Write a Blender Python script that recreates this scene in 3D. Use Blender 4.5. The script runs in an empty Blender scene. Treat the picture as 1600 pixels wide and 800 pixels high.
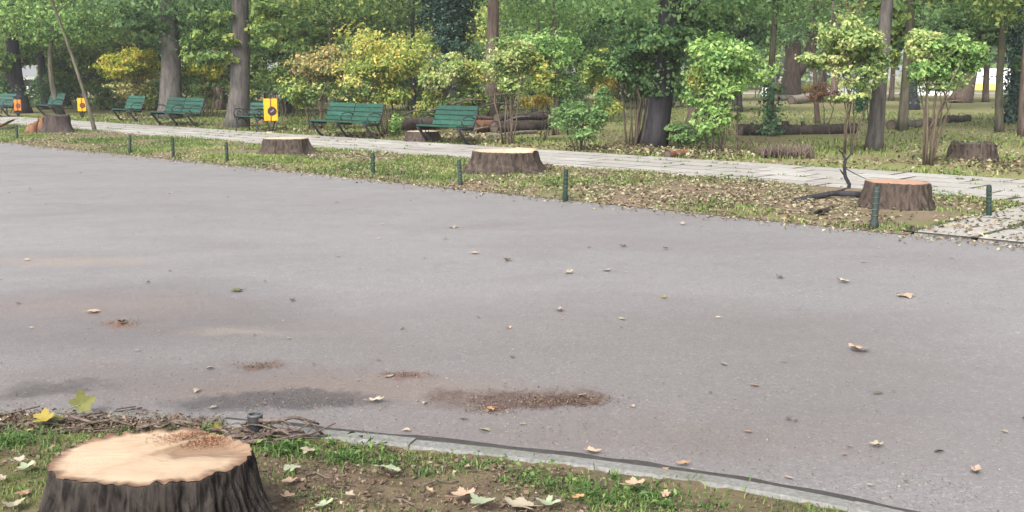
import bpy, math, random
import numpy as np
from mathutils import Vector, Matrix

# ------------------------------------------------------------------ camera, sky, sun, exposure
SC = bpy.context.scene
COL = SC.collection
F, CX, CY, HOR, CAMH = 1700.0, 800.0, 400.0, 118.0, 1.6      # the photograph's 1600 x 800 frame
PITCH = math.atan((CY - HOR) / F)
cam_data = bpy.data.cameras.new('camera')
cam_data.sensor_width = 36.0
cam_data.lens = F / 1600.0 * 36.0
cam_data.clip_start = 0.05
cam_data.clip_end = 5000
cam = bpy.data.objects.new('camera', cam_data)
COL.objects.link(cam)
cam.location = (0, 0, CAMH)
cam.rotation_euler = (math.pi / 2 - PITCH, 0, 0)
SC.camera = cam

SUN_EL, SUN_AZ = math.radians(42), math.radians(205)          # high veiled sun, behind the camera's left
world = bpy.data.worlds.new('World')
SC.world = world
world.use_nodes = True
wn, wl = world.node_tree.nodes, world.node_tree.links
bg = wn['Background']
sky = wn.new('ShaderNodeTexSky')
sky.sky_type = 'NISHITA'
sky.sun_disc = False
sky.sun_elevation = SUN_EL
sky.sun_rotation = SUN_AZ
sky.air_density = 1.0
sky.dust_density = 4.0
hs = wn.new('ShaderNodeHueSaturation')                        # thin overcast: the blue is nearly gone
hs.inputs['Saturation'].default_value = 0.22
wl.new(sky.outputs[0], hs.inputs['Color'])
wl.new(hs.outputs[0], bg.inputs['Color'])
bg.inputs['Strength'].default_value = 0.105

sun_data = bpy.data.lights.new('sun', 'SUN')
sun_data.energy = 1.5
sun_data.angle = math.radians(22)
sun_data.color = (1.0, 0.95, 0.88)
sun = bpy.data.objects.new('sun', sun_data)
COL.objects.link(sun)
sd = Vector((math.sin(SUN_AZ) * math.cos(SUN_EL), math.cos(SUN_AZ) * math.cos(SUN_EL), math.sin(SUN_EL)))
sun.rotation_euler = sd.to_track_quat('Z', 'Y').to_euler()

vs = SC.view_settings
vs.view_transform = 'Standard'
vs.look = 'None'
vs.gamma = 1.0
vs.use_curve_mapping = False
vs.exposure = 1.92
SC.render.engine = 'CYCLES'
HAZE = .0008                                                     # density of the thin milky air
SC.cycles.use_denoising = True
SC.cycles.max_bounces = 7
SC.cycles.diffuse_bounces = 4
SC.cycles.glossy_bounces = 2
SC.cycles.transmission_bounces = 4
SC.cycles.caustics_reflective = False
SC.cycles.caustics_refractive = False

# ------------------------------------------------------------------ where things stand
_cp, _sp = math.cos(PITCH), math.sin(PITCH)

def ray(px, py):
    a, b = (px - CX) / F, -(py - CY) / F
    return np.array([a, _cp + b * _sp, -_sp + b * _cp])

def G(px, py, z=0.0):
    "the place on the ground (or at height z) seen at a point of the photograph"
    d = ray(px, py)
    t = (z - CAMH) / d[2]
    return np.array([d[0] * t, d[1] * t, z])

def AT(px, py, Y):
    "the place at distance Y in front of the viewer"
    d = ray(px, py)
    t = Y / d[1]
    return np.array([d[0] * t, Y, CAMH + d[2] * t])

def PX(Y):
    return Y * 1.012 / F                                       # metres in one pixel of the photograph at distance Y

_u = ray(-1010, HOR)
U = np.array([_u[0], _u[1]]) / math.hypot(_u[0], _u[1])        # along the road, away to the left
N = np.array([U[1], -U[0]])                                    # across the road, away to the right
ROAD_ROT = math.atan2(-U[1], -U[0])                            # local +x runs along the road to the right, +y away from it

def RD(s, d, z=0.0):
    return np.array([U[0] * s + N[0] * d, U[1] * s + N[1] * d, z])

def SDof(p):
    return p[0] * U[0] + p[1] * U[1], p[0] * N[0] + p[1] * N[1]

D_ROAD = SDof(G(800, 303))[1]
D_PATH0 = SDof(G(800, 259))[1]
D_PATH1 = SDof(G(800, 233))[1]

# ------------------------------------------------------------------ numpy noise
def _hash(ix, iy, iz, seed):
    h = (ix * 374761393 + iy * 668265263 + iz * 2147483647 + seed * 974634777) & 0xFFFFFFFF
    h = ((h ^ (h >> 13)) * 1274126177) & 0xFFFFFFFF
    h = h ^ (h >> 16)
    return (h & 0xFFFF) / 65535.0

def vnoise(x, y, z=None, seed=0):
    x = np.asarray(x, float); y = np.asarray(y, float)
    z = np.zeros_like(x) if z is None else np.asarray(z, float) + 0 * x
    x0 = np.floor(x).astype(np.int64); y0 = np.floor(y).astype(np.int64); z0 = np.floor(z).astype(np.int64)
    fx, fy, fz = x - x0, y - y0, z - z0
    fx = fx * fx * (3 - 2 * fx); fy = fy * fy * (3 - 2 * fy); fz = fz * fz * (3 - 2 * fz)
    r = 0
    for dx in (0, 1):
        for dy in (0, 1):
            for dz in (0, 1):
                w = (fx if dx else 1 - fx) * (fy if dy else 1 - fy) * (fz if dz else 1 - fz)
                r = r + w * _hash(x0 + dx, y0 + dy, z0 + dz, seed)
    return r

def fbm(x, y, z=None, seed=0, oct=4):
    a, s, t = 0.0, 1.0, 0.0
    for o in range(oct):
        a = a + s * vnoise(np.asarray(x) * 2 ** o, np.asarray(y) * 2 ** o, None if z is None else np.asarray(z) * 2 ** o, seed + o * 17)
        t += s; s *= 0.5
    return a / t

# ------------------------------------------------------------------ materials
def srgb(h):
    h = h.lstrip('#')
    c = [int(h[i:i + 2], 16) / 255 for i in (0, 2, 4)]
    return tuple(v / 12.92 if v <= .04045 else ((v + .055) / 1.055) ** 2.4 for v in c)

class NT:
    def __init__(s, name):
        s.m = bpy.data.materials.new(name); s.m.use_nodes = True
        s.t = s.m.node_tree; s.n = s.t.nodes; s.l = s.t.links
        s.b = s.n['Principled BSDF']; s.o = s.n['Material Output']
        s.b.inputs['Specular IOR Level'].default_value = 0.3
    def node(s, typ, **kw):
        n = s.n.new(typ)
        for k, v in kw.items():
            if k.startswith('i_'):
                n.inputs[k[2:].replace('_', ' ')].default_value = v
            else:
                setattr(n, k, v)
        return n
    def link(s, a, b): s.l.new(a, b)
    def coord(s, kind='Object'):
        if not hasattr(s, '_tc'): s._tc = s.n.new('ShaderNodeTexCoord')
        return s._tc.outputs[kind]
    def pos(s):
        if not hasattr(s, '_geo'): s._geo = s.n.new('ShaderNodeNewGeometry')
        return s._geo.outputs['Position']
    def mapping(s, src, scale=(1, 1, 1), rot=(0, 0, 0), loc=(0, 0, 0)):
        m = s.n.new('ShaderNodeMapping')
        m.inputs['Scale'].default_value = scale; m.inputs['Rotation'].default_value = rot; m.inputs['Location'].default_value = loc
        s.link(src, m.inputs['Vector']); return m.outputs[0]
    def noise(s, src, scale, detail=4, rough=.55, dist=0):
        n = s.n.new('ShaderNodeTexNoise')
        n.inputs['Scale'].default_value = scale; n.inputs['Detail'].default_value = detail
        n.inputs['Roughness'].default_value = rough; n.inputs['Distortion'].default_value = dist
        s.link(src, n.inputs['Vector']); return n.outputs['Fac']
    def ramp(s, fac, stops, interp='LINEAR'):
        r = s.n.new('ShaderNodeValToRGB'); r.color_ramp.interpolation = interp
        e = r.color_ramp.elements
        while len(e) < len(stops): e.new(0.5)
        for k, (p, c) in zip(e, stops):
            k.position = p; k.color = (*c, 1) if len(c) == 3 else c
        s.link(fac, r.inputs['Fac']); return r.outputs['Color']
    def mix(s, fac, a, b, mode='MIX'):
        m = s.n.new('ShaderNodeMix'); m.data_type = 'RGBA'; m.blend_type = mode
        for sock, v in ((m.inputs['Factor'], fac), (m.inputs[6], a), (m.inputs[7], b)):
            if hasattr(v, 'is_output'): s.link(v, sock)
            elif isinstance(v, (int, float)): sock.default_value = v
            else: sock.default_value = (*v, 1)
        return m.outputs[2]
    def math(s, op, a, b=None, c=None, clamp=False):
        m = s.n.new('ShaderNodeMath'); m.operation = op; m.use_clamp = clamp
        for i, v in enumerate((a, b, c)):
            if v is None: continue
            if hasattr(v, 'is_output'): s.link(v, m.inputs[i])
            else: m.inputs[i].default_value = v
        return m.outputs[0]
    def color(s, c): s.link(c, s.b.inputs['Base Color']) if hasattr(c, 'is_output') else setattr(s.b.inputs['Base Color'], 'default_value', (*c, 1))
    def rough(s, r): s.link(r, s.b.inputs['Roughness']) if hasattr(r, 'is_output') else setattr(s.b.inputs['Roughness'], 'default_value', r)
    def bump(s, h, strength=.5, dist=.02):
        b = s.n.new('ShaderNodeBump'); b.inputs['Strength'].default_value = strength; b.inputs['Distance'].default_value = dist
        s.link(h, b.inputs['Height']); s.link(b.outputs[0], s.b.inputs['Normal'])
    def attr(s, name):
        a = s.n.new('ShaderNodeAttribute'); a.attribute_name = name; return a

def lerp3(a, b, t): return tuple(x * (1 - t) + y * t for x, y in zip(a, b))
def mul3(a, k): return tuple(x * k for x in a)

def leaf_mat(name, stops, transl=0.5, rough=.55):
    "leaf colour from the leaf's own tint value; light passes through the blade"
    t = NT(name)
    fac = t.attr('tint').outputs['Fac']
    c = t.ramp(fac, stops)
    t.color(c); t.rough(rough)
    tr = t.n.new('ShaderNodeBsdfTranslucent')
    t.link(c, tr.inputs['Color'])
    mx = t.n.new('ShaderNodeMixShader'); mx.inputs[0].default_value = transl
    t.link(t.b.outputs[0], mx.inputs[1]); t.link(tr.outputs[0], mx.inputs[2])
    t.link(mx.outputs[0], t.o.inputs['Surface'])
    return t.m

def plain_mat(name, c, rough=.6, var=.18, scale=12, bump=0.0, metal=0.0):
    t = NT(name)
    n = t.noise(t.coord(), scale, 5, .6)
    oi = t.n.new('ShaderNodeObjectInfo')
    cc = t.ramp(n, [(.25, mul3(c, 1 - var * 1.6)), (.75, mul3(c, 1 + var))])
    t.color(t.mix(1.0, cc, t.ramp(oi.outputs['Random'], [(0, (.72, .72, .72)), (1, (1.1, 1.1, 1.1))]), 'MULTIPLY'))
    t.rough(rough); t.b.inputs['Metallic'].default_value = metal
    if bump: t.bump(n, bump, .01)
    return t.m

def bark_mat(name, dark, light, scale=9, moss=None, stretch=.18):
    t = NT(name)
    v = t.mapping(t.coord(), (1, 1, stretch))
    n1 = t.noise(v, scale, 6, .65, .4)
    n2 = t.noise(t.coord(), 2.2, 3)
    c = t.ramp(n1, [(.36, dark), (.62, light)])
    c = t.mix(t.math('MULTIPLY', n2, .5), c, mul3(lerp3(dark, light, .6), .8))
    if moss:
        n3 = t.noise(t.coord(), 3.5, 4)
        c = t.mix(t.ramp(n3, [(.52, (0, 0, 0)), (.68, (.7, .7, .7))]), c, moss)
    t.color(c); t.rough(.9); t.b.inputs['Specular IOR Level'].default_value = .15
    t.bump(n1, .8, .03)
    return t.m

M = {}
# foliage, from the dark to the light end of each plant's own leaves
M['leaf_deep'] = leaf_mat('leaf_deep_green', [(0, (.042, .095, .040)), (.5, (.105, .200, .074)), (1, (.225, .350, .125))])
M['leaf_mid'] = leaf_mat('leaf_mid_green', [(0, (.062, .120, .042)), (.5, (.170, .275, .080)), (.93, (.310, .410, .125)), (1, (.47, .47, .12))])
M['leaf_fresh'] = leaf_mat('leaf_fresh_green', [(0, (0.073, 0.159, 0.049)), (.5, (0.183, 0.329, 0.093)), (1, (0.390, 0.537, 0.183))])
M['leaf_pale'] = leaf_mat('leaf_pale_green', [(0, (0.104, 0.183, 0.059)), (.45, (0.281, 0.390, 0.128)), (.8, (0.488, 0.561, 0.232)), (1, (0.600, 0.561, 0.268))])
M['leaf_yellow'] = leaf_mat('leaf_yellow', [(0, (.11, .17, .025)), (.4, (.32, .37, .050)), (.8, (.58, .54, .075)), (1, (.52, .36, .10))])
M['leaf_yellowgreen'] = leaf_mat('leaf_yellow_green', [(0, (.075, .145, .038)), (.45, (.235, .33, .078)), (.8, (.46, .48, .13)), (1, (.58, .47, .13))])
M['leaf_olive'] = leaf_mat('leaf_olive_brown', [(0, (.085, .12, .042)), (.45, (.26, .27, .095)), (.8, (.48, .42, .18)), (1, (.48, .31, .15))])
M['leaf_orange'] = leaf_mat('leaf_orange_brown', [(0, (.12, .065, .035)), (.6, (.26, .14, .075)), (1, (.36, .22, .11))])
M['leaf_gold'] = leaf_mat('leaf_gold', [(0, (.20, .19, .045)), (.6, (.46, .38, .085)), (1, (.52, .40, .14))])
M['ivy'] = leaf_mat('ivy_leaf', [(0, (0.012, 0.036, 0.028)), (.6, (0.030, 0.078, 0.056)), (1, (0.080, 0.155, 0.090))], .2, .45)
M['ivy_green'] = leaf_mat('ivy_leaf_green', [(0, (0.022, 0.065, 0.032)), (.6, (0.052, 0.130, 0.056)), (1, (0.120, 0.220, 0.090))], .2, .45)
M['grass'] = leaf_mat('grass_blade', [(0, (.045, .085, .018)), (.5, (.115, .175, .040)), (.85, (.20, .25, .07)), (1, (.32, .28, .12))], .3, .6)
M['weed'] = leaf_mat('weed_leaf', [(0, (.030, .062, .016)), (.5, (.072, .140, .032)), (1, (.16, .23, .068))], .3, .5)
M['litter'] = leaf_mat('leaf_litter', [(0, (.060, .036, .023)), (.3, (.145, .10, .062)), (.55, (.230, .195, .125)), (.8, (.225, .222, .130)), (1, (.33, .30, .215))], .15, .75)
M['litter_brown'] = leaf_mat('leaf_litter_brown', [(0, (.048, .033, .024)), (.5, (.125, .086, .060)), (.9, (.22, .165, .115)), (1, (.31, .26, .19))], .1, .8)
# bark
M['bark_grey'] = bark_mat('bark_grey', (.036, .033, .031), (.118, .106, .098), 11)
M['bark_brown'] = bark_mat('bark_brown', (.042, .031, .027), (.125, .092, .076), 8)
M['bark_dark'] = bark_mat('bark_dark', (.012, .012, .015), (.042, .039, .044), 9)
M['bark_pale'] = bark_mat('bark_pale', (.08, .068, .056), (.21, .18, .15), 7)
M['bark_moss'] = bark_mat('bark_mossy', (.036, .034, .026), (.115, .102, .078), 8, moss=(.10, .12, .04))
M['bark_stump'] = bark_mat('bark_stump', (.009, .007, .006), (.082, .062, .050), 18)
M['bark_near'] = bark_mat('bark_near_stump', (.0028, .0024, .0025), (.050, .042, .037), 22, stretch=.3)
M['bark_log'] = bark_mat('bark_log', (.014, .011, .011), (.072, .056, .050), 10)
M['bark_red'] = bark_mat('bark_split_wood', (.070, .032, .020), (.22, .115, .070), 9)
M['stem'] = bark_mat('shrub_stem', (.040, .030, .023), (.13, .10, .074), 12)
M['stem_dark'] = bark_mat('shrub_stem_dark', (.030, .024, .020), (.11, .085, .065), 12)
M['twig'] = bark_mat('twig_bark', (.045, .034, .028), (.17, .13, .11), 30)

def cut_mat(name, pale, mid, rim, rim0=.82):
    t = NT(name)
    rad = t.attr('rad').outputs['Fac']
    n = t.noise(t.coord(), 5, 5, .6, .6)
    c = t.ramp(n, [(.3, mid), (.55, pale), (.8, mul3(pale, 1.12))])
    w = t.node('ShaderNodeTexNoise'); w.inputs['Scale'].default_value = 2.0
    rr = t.math('ADD', rad, t.math('MULTIPLY', n, .05))
    rings = t.math('SINE', t.math('MULTIPLY', rr, 150.0))
    c = t.mix(t.math('MULTIPLY_ADD', rings, .13, .13), c, mid)
    n2 = t.noise(t.coord(), 9, 4, .6)
    edge = t.math('ADD', rad, t.math('MULTIPLY_ADD', n2, .22, -.11))
    c = t.mix(t.ramp(edge, [(rim0, (0, 0, 0)), (rim0 + .10, (.85, .85, .85)), (1, (1, 1, 1))]), c, rim)
    sn = t.attr('stain').outputs['Fac']
    c = t.mix(t.math('MULTIPLY', sn, t.math('MULTIPLY_ADD', n2, 1.2, .5), clamp=True), c, lerp3(mid, rim, .5))
    st = t.noise(t.mapping(t.coord(), (3, 26, 3), (0, 0, .5)), 3, 3)
    c = t.mix(t.ramp(st, [(.5, (0, 0, 0)), (.75, (.55, .55, .55))]), c, mid)
    t.color(c); t.rough(.8); t.bump(st, .4, .005)
    return t.m
M['cut_near'] = cut_mat('cut_wood_near', (.335, .258, .180), (.255, .178, .115), (.085, .042, .026), .85)
M['cut'] = cut_mat('cut_wood', (.43, .335, .24), (.33, .225, .145), (.16, .085, .052), .90)
M['cut_orange'] = cut_mat('cut_wood_orange', (.31, .195, .135), (.23, .125, .082), (.12, .058, .038), .90)
M['cut_grey'] = cut_mat('cut_wood_weathered', (.085, .064, .052), (.058, .042, .034), (.03, .022, .019), .70)
M['sawdust'] = leaf_mat('sawdust_chip', [(0, (.15, .068, .036)), (.5, (.26, .135, .078)), (1, (.38, .26, .17))], .05, .9)
# made things
M['bench_green'] = plain_mat('bench_green_paint', (.012, .062, .043), .5, .3, 9)
M['bench_dark'] = plain_mat('bench_dark_green_paint', (.016, .060, .046), .5, .2, 9)
M['iron'] = plain_mat('cast_iron', (.022, .023, .028), .55, .25, 20)
M['bollard_green'] = plain_mat('bollard_green_paint', (.008, .024, .016), .65, .3, 30)
M['bollard_dark'] = plain_mat('bollard_dark_paint', (.024, .033, .031), .65, .25, 30)
M['bollard_ring'] = plain_mat('bollard_ring_worn', (.036, .058, .046), .75, .5, 40)
M['bin_yellow'] = plain_mat('bin_yellow_paint', (.66, .31, .010), .55, .15, 8)
M['bin_orange'] = plain_mat('bin_orange_paint', (.62, .21, .035), .5, .15, 8)
M['emblem_dark'] = plain_mat('emblem_dark', (.035, .022, .020), .6, .2, 30)
M['emblem_red'] = plain_mat('emblem_red_brown', (.25, .055, .02), .6, .2, 30)
M['emblem_grey'] = plain_mat('emblem_grey', (.26, .20, .22), .6, .2, 30)
M['concrete_foot'] = plain_mat('bin_foot_concrete', (.50, .33, .20), .9, .2, 10)
M['metal_grey'] = plain_mat('grey_metal', (.30, .31, .32), .45, .15, 20, metal=.3)
M['rim_grey'] = plain_mat('sleeve_rim', (.075, .078, .082), .5, .2, 30)
M['white_paint'] = plain_mat('white_paint', (.78, .78, .77), .5, .06, 2)
M['yellow_paint'] = plain_mat('yellow_paint', (.74, .60, .10), .5, .08, 2)
M['mark_dark'] = plain_mat('dark_mark', (.10, .10, .11), .6, .2, 3)
M['glass_dark'] = plain_mat('car_glass', (.03, .035, .04), .15, .1, 3)
M['rubber'] = plain_mat('tyre_rubber', (.02, .02, .02), .8, .1, 10)
M['silver_paint'] = plain_mat('silver_paint', (.50, .51, .52), .35, .05, 3)
M['brick'] = plain_mat('brick_red', (.30, .13, .085), .9, .25, 20, .3)
M['plaster'] = plain_mat('pale_plaster', (.62, .60, .55), .9, .1, 3)
M['joint_dark'] = plain_mat('joint_soil', (.040, .035, .028), .95, .3, 8)

# ------------------------------------------------------------------ objects
def tag(o, label=None, cat=None, group=None, kind=None):
    if label: o['label'] = label
    if cat: o['category'] = cat
    if group: o['group'] = group
    if kind: o['kind'] = kind
    return o

def link(name, me, mat=None, parent=None):
    o = bpy.data.objects.new(name, me)
    COL.objects.link(o)
    if mat is not None and me is not None and not me.materials: me.materials.append(mat)
    if parent is not None: o.parent = parent
    return o

def empty(name, loc, rz=0.0):
    o = bpy.data.objects.new(name, None); COL.objects.link(o)
    o.empty_display_size = .1
    o.location = tuple(float(v) for v in loc); o.rotation_euler = (0, 0, rz)
    return o

def copy_tree(o, parent=None):
    c = o.copy(); COL.objects.link(c); c.parent = parent
    for ch in list(o.children): copy_tree(ch, c)
    return c

def np_mesh(name, V, faces, smooth=False, attrs=None):
    "V (n,3); faces (m,k) integer array, or a list of such arrays"
    if not isinstance(faces, list): faces = [faces]
    me = bpy.data.meshes.new(name)
    V = np.asarray(V, np.float32)
    me.vertices.add(len(V)); me.vertices.foreach_set('co', V.ravel())
    loops = np.concatenate([f.ravel() for f in faces]).astype(np.int32)
    sizes = np.concatenate([np.full(len(f), f.shape[1], np.int32) for f in faces])
    starts = np.concatenate([[0], np.cumsum(sizes)[:-1]]).astype(np.int32)
    me.loops.add(len(loops)); me.loops.foreach_set('vertex_index', loops)
    me.polygons.add(len(sizes)); me.polygons.foreach_set('loop_start', starts)
    me.polygons.foreach_set('loop_total', sizes)
    if smooth: me.polygons.foreach_set('use_smooth', np.ones(len(sizes), bool))
    for k, v in (attrs or {}).items():
        a = me.attributes.new(k, 'FLOAT', 'POINT'); a.data.foreach_set('value', np.asarray(v, np.float32))
    me.update(calc_edges=True); me.validate()
    return me

class MB:
    def __init__(s): s.v, s.f, s.n, s.sm = [], [], 0, []
    def add(s, V, Fs, smooth=False):
        for f in Fs: s.f.append([i + s.n for i in f]); s.sm.append(smooth)
        s.v.extend([tuple(float(c) for c in p) for p in V]); s.n += len(V); return s
    def box(s, c, size, rot=None, bevel=0.0):
        x, y, z = (k / 2 for k in size)
        b = min(bevel, x * .9, y * .9, z * .9)
        if b <= 0:
            P = [(i * x, j * y, k * z) for k in (-1, 1) for j in (-1, 1) for i in (-1, 1)]
            Fs = [(0, 2, 3, 1), (4, 5, 7, 6), (0, 1, 5, 4), (2, 6, 7, 3), (0, 4, 6, 2), (1, 3, 7, 5)]
        else:                                                  # chamfered top and bottom rims
            P, Fs = [], []
            for zz, d in ((-z, b), (-z + b, 0), (z - b, 0), (z, b)):
                P += [(-x + d, -y + d, zz), (x - d, -y + d, zz), (x - d, y - d, zz), (-x + d, y - d, zz)]
            for r in range(3):
                for k in range(4):
                    Fs.append((r * 4 + k, r * 4 + (k + 1) % 4, r * 4 + 4 + (k + 1) % 4, r * 4 + 4 + k))
            Fs += [(3, 2, 1, 0), (12, 13, 14, 15)]
        R = rot if rot is not None else Matrix.Identity(3)
        return s.add([(R @ Vector(p)) + Vector(c) for p in P], Fs)
    def tube(s, pts, rad, sides=8, cap=True, jit=0.0, rng=None, flat=1.0):
        pts = [np.asarray(p, float) for p in pts]; n = len(pts)
        if not hasattr(rad, '__len__'): rad = [rad] * n
        V, Fs = [], []
        ref = None
        for i in range(n):
            t = pts[min(i + 1, n - 1)] - pts[max(i - 1, 0)]
            t = t / (np.linalg.norm(t) + 1e-9)
            if ref is None:
                ref = np.array([1., 0, 0]) if abs(t[0]) < .8 else np.array([0, 1., 0])
            a = ref - t * np.dot(ref, t); a /= np.linalg.norm(a) + 1e-9
            b = np.cross(t, a); ref = a
            for k in range(sides):
                th = 2 * math.pi * k / sides
                r = rad[i] * (1 + (rng.uniform(-jit, jit) if rng else 0))
                V.append(pts[i] + r * (a * math.cos(th) + b * math.sin(th) * flat))
        for i in range(n - 1):
            for k in range(sides):
                k2 = (k + 1) % sides
                Fs.append((i * sides + k, i * sides + k2, (i + 1) * sides + k2, (i + 1) * sides + k))
        s.add(V, Fs, True)
        if cap:
            s.f.append([s.n - len(V) + k for k in reversed(range(sides))]); s.sm.append(False)
            s.f.append([s.n - sides + k for k in range(sides)]); s.sm.append(False)
        return s
    def lathe(s, prof, sides=16, center=(0, 0)):
        V, Fs = [], []
        for r, z in prof:
            for k in range(sides):
                th = 2 * math.pi * k / sides
                V.append((center[0] + r * math.cos(th), center[1] + r * math.sin(th), z))
        for i in range(len(prof) - 1):
            for k in range(sides):
                k2 = (k + 1) % sides
                Fs.append((i * sides + k, i * sides + k2, (i + 1) * sides + k2, (i + 1) * sides + k))
        Fs.append(tuple(reversed(range(sides)))); Fs.append(tuple((len(prof) - 1) * sides + k for k in range(sides)))
        return s.add(V, Fs, True)
    def mesh(s, name):
        me = bpy.data.meshes.new(name)
        me.from_pydata(s.v, [], s.f)
        me.polygons.foreach_set('use_smooth', s.sm)
        me.update(); return me
    def build(s, name, mat, parent=None):
        return link(name, s.mesh(name), mat, parent)

def grid_mesh(name, s0, s1, d0, d1, ns, nd, zf, poly=None):
    "a sheet in road coordinates; zf(x, y, s, d) gives its height"
    S, D = np.meshgrid(np.linspace(s0, s1, ns), np.linspace(d0, d1, nd), indexing='ij')
    X = U[0] * S + N[0] * D; Y = U[1] * S + N[1] * D
    Z = zf(X, Y, S, D) + 0 * X
    V = np.stack([X, Y, Z], -1).reshape(-1, 3)
    i = np.arange(ns * nd).reshape(ns, nd)
    q = np.stack([i[:-1, :-1], i[:-1, 1:], i[1:, 1:], i[1:, :-1]], -1).reshape(-1, 4)
    return np_mesh(name, V, q, True)

# ------------------------------------------------------------------ foliage
def leaves_mesh(name, P, Nn, size, tint, rng, aspect=.55, fold=.14, droop=.12):
    "one folded blade of two faces for each place P, facing Nn"
    n = len(P)
    Nn = Nn / (np.linalg.norm(Nn, axis=1, keepdims=True) + 1e-9)
    T = rng.normal(size=(n, 3)); T -= Nn * np.sum(T * Nn, 1, keepdims=True)
    T /= np.linalg.norm(T, axis=1, keepdims=True) + 1e-9
    B = np.cross(Nn, T)
    s = size[:, None]
    base = P - T * s * .5
    tip = P + T * s * .5 - Nn * s * droop
    a = P + B * s * aspect * .5 + Nn * s * fold - T * s * .06
    b = P - B * s * aspect * .5 + Nn * s * fold - T * s * .06
    V = np.stack([base, a, tip, b], 1).reshape(-1, 3)
    k = np.arange(n)[:, None] * 4
    tris = np.concatenate([k + [0, 1, 2], k + [0, 2, 3]], 1).reshape(-1, 3)
    return np_mesh(name, V, tris, False, {'tint': np.repeat(tint, 4)})

def crown_points(rng, blobs, per_clump=60, clump=.22, shell=.5, sq=False):
    "blobs: (centre, radii, leaf count). Leaves gather in clumps spread through each ellipsoid."
    Ps, Ns, Ts = [], [], []
    for c, r, n in blobs:
        c = np.asarray(c, float); r = np.asarray(r, float)
        K = max(5, n // per_clump)
        d = rng.normal(size=(K, 3)); d /= np.linalg.norm(d, axis=1, keepdims=True)
        rad = rng.uniform(shell, 1.0, (K, 1)) ** .7
        cc = d * rad
        ct = rng.uniform(0.1, .9, K)
        cs = rng.uniform(.6, 1.4, (K, 1)) * clump
        idx = rng.integers(0, K, n)
        p = cc[idx] + rng.normal(size=(n, 3)) * cs[idx] * np.array([1, 1, .75])
        l = np.linalg.norm(p, axis=1, keepdims=True)
        stray = np.where(rng.uniform(size=(n, 1)) < .10, 1.45, 1.12)
        p = np.where(l > stray, p / l * stray * rng.uniform(.75, 1.0, (n, 1)), p)
        p = np.column_stack([p[:, :2], np.sign(p[:, 2]) * np.abs(p[:, 2]) ** .7]) if sq else p
        Ps.append(c + p * r)
        Ns.append(p * .7 + np.array([0, 0, .6]) + rng.normal(size=(n, 3)) * .55)
        Ts.append(np.clip(ct[idx] + rng.normal(size=n) * .22, 0, 1))
    return np.concatenate(Ps), np.concatenate(Ns), np.concatenate(Ts)

def foliage(name, blobs, size, mat, seed, parent=None, per_clump=60, clump=.22, shell=.5, tint0=0.0, aspect=.6, sq=False):
    rng = np.random.default_rng(seed)
    P, Nn, T = crown_points(rng, blobs, per_clump, clump, shell, sq)
    ok = P[:, 2] > .03
    P, Nn, T = P[ok], Nn[ok], T[ok]
    sz = size * rng.uniform(.45, 1.4, len(P))
    return link(name, leaves_mesh(name, P, Nn, sz, np.clip(T + tint0, 0, 1), rng, aspect), M[mat], parent)

def bent_path(a, b, n, rng, wob):
    a, b = np.asarray(a, float), np.asarray(b, float)
    L = np.linalg.norm(b - a)
    o1, o2 = rng.normal(size=3) * wob * L, rng.normal(size=3) * wob * L
    out = []
    for i in range(n):
        t = i / (n - 1)
        out.append(a + (b - a) * t + o1 * math.sin(math.pi * t) + o2 * math.sin(2 * math.pi * t) * .5)
    return out

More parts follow.
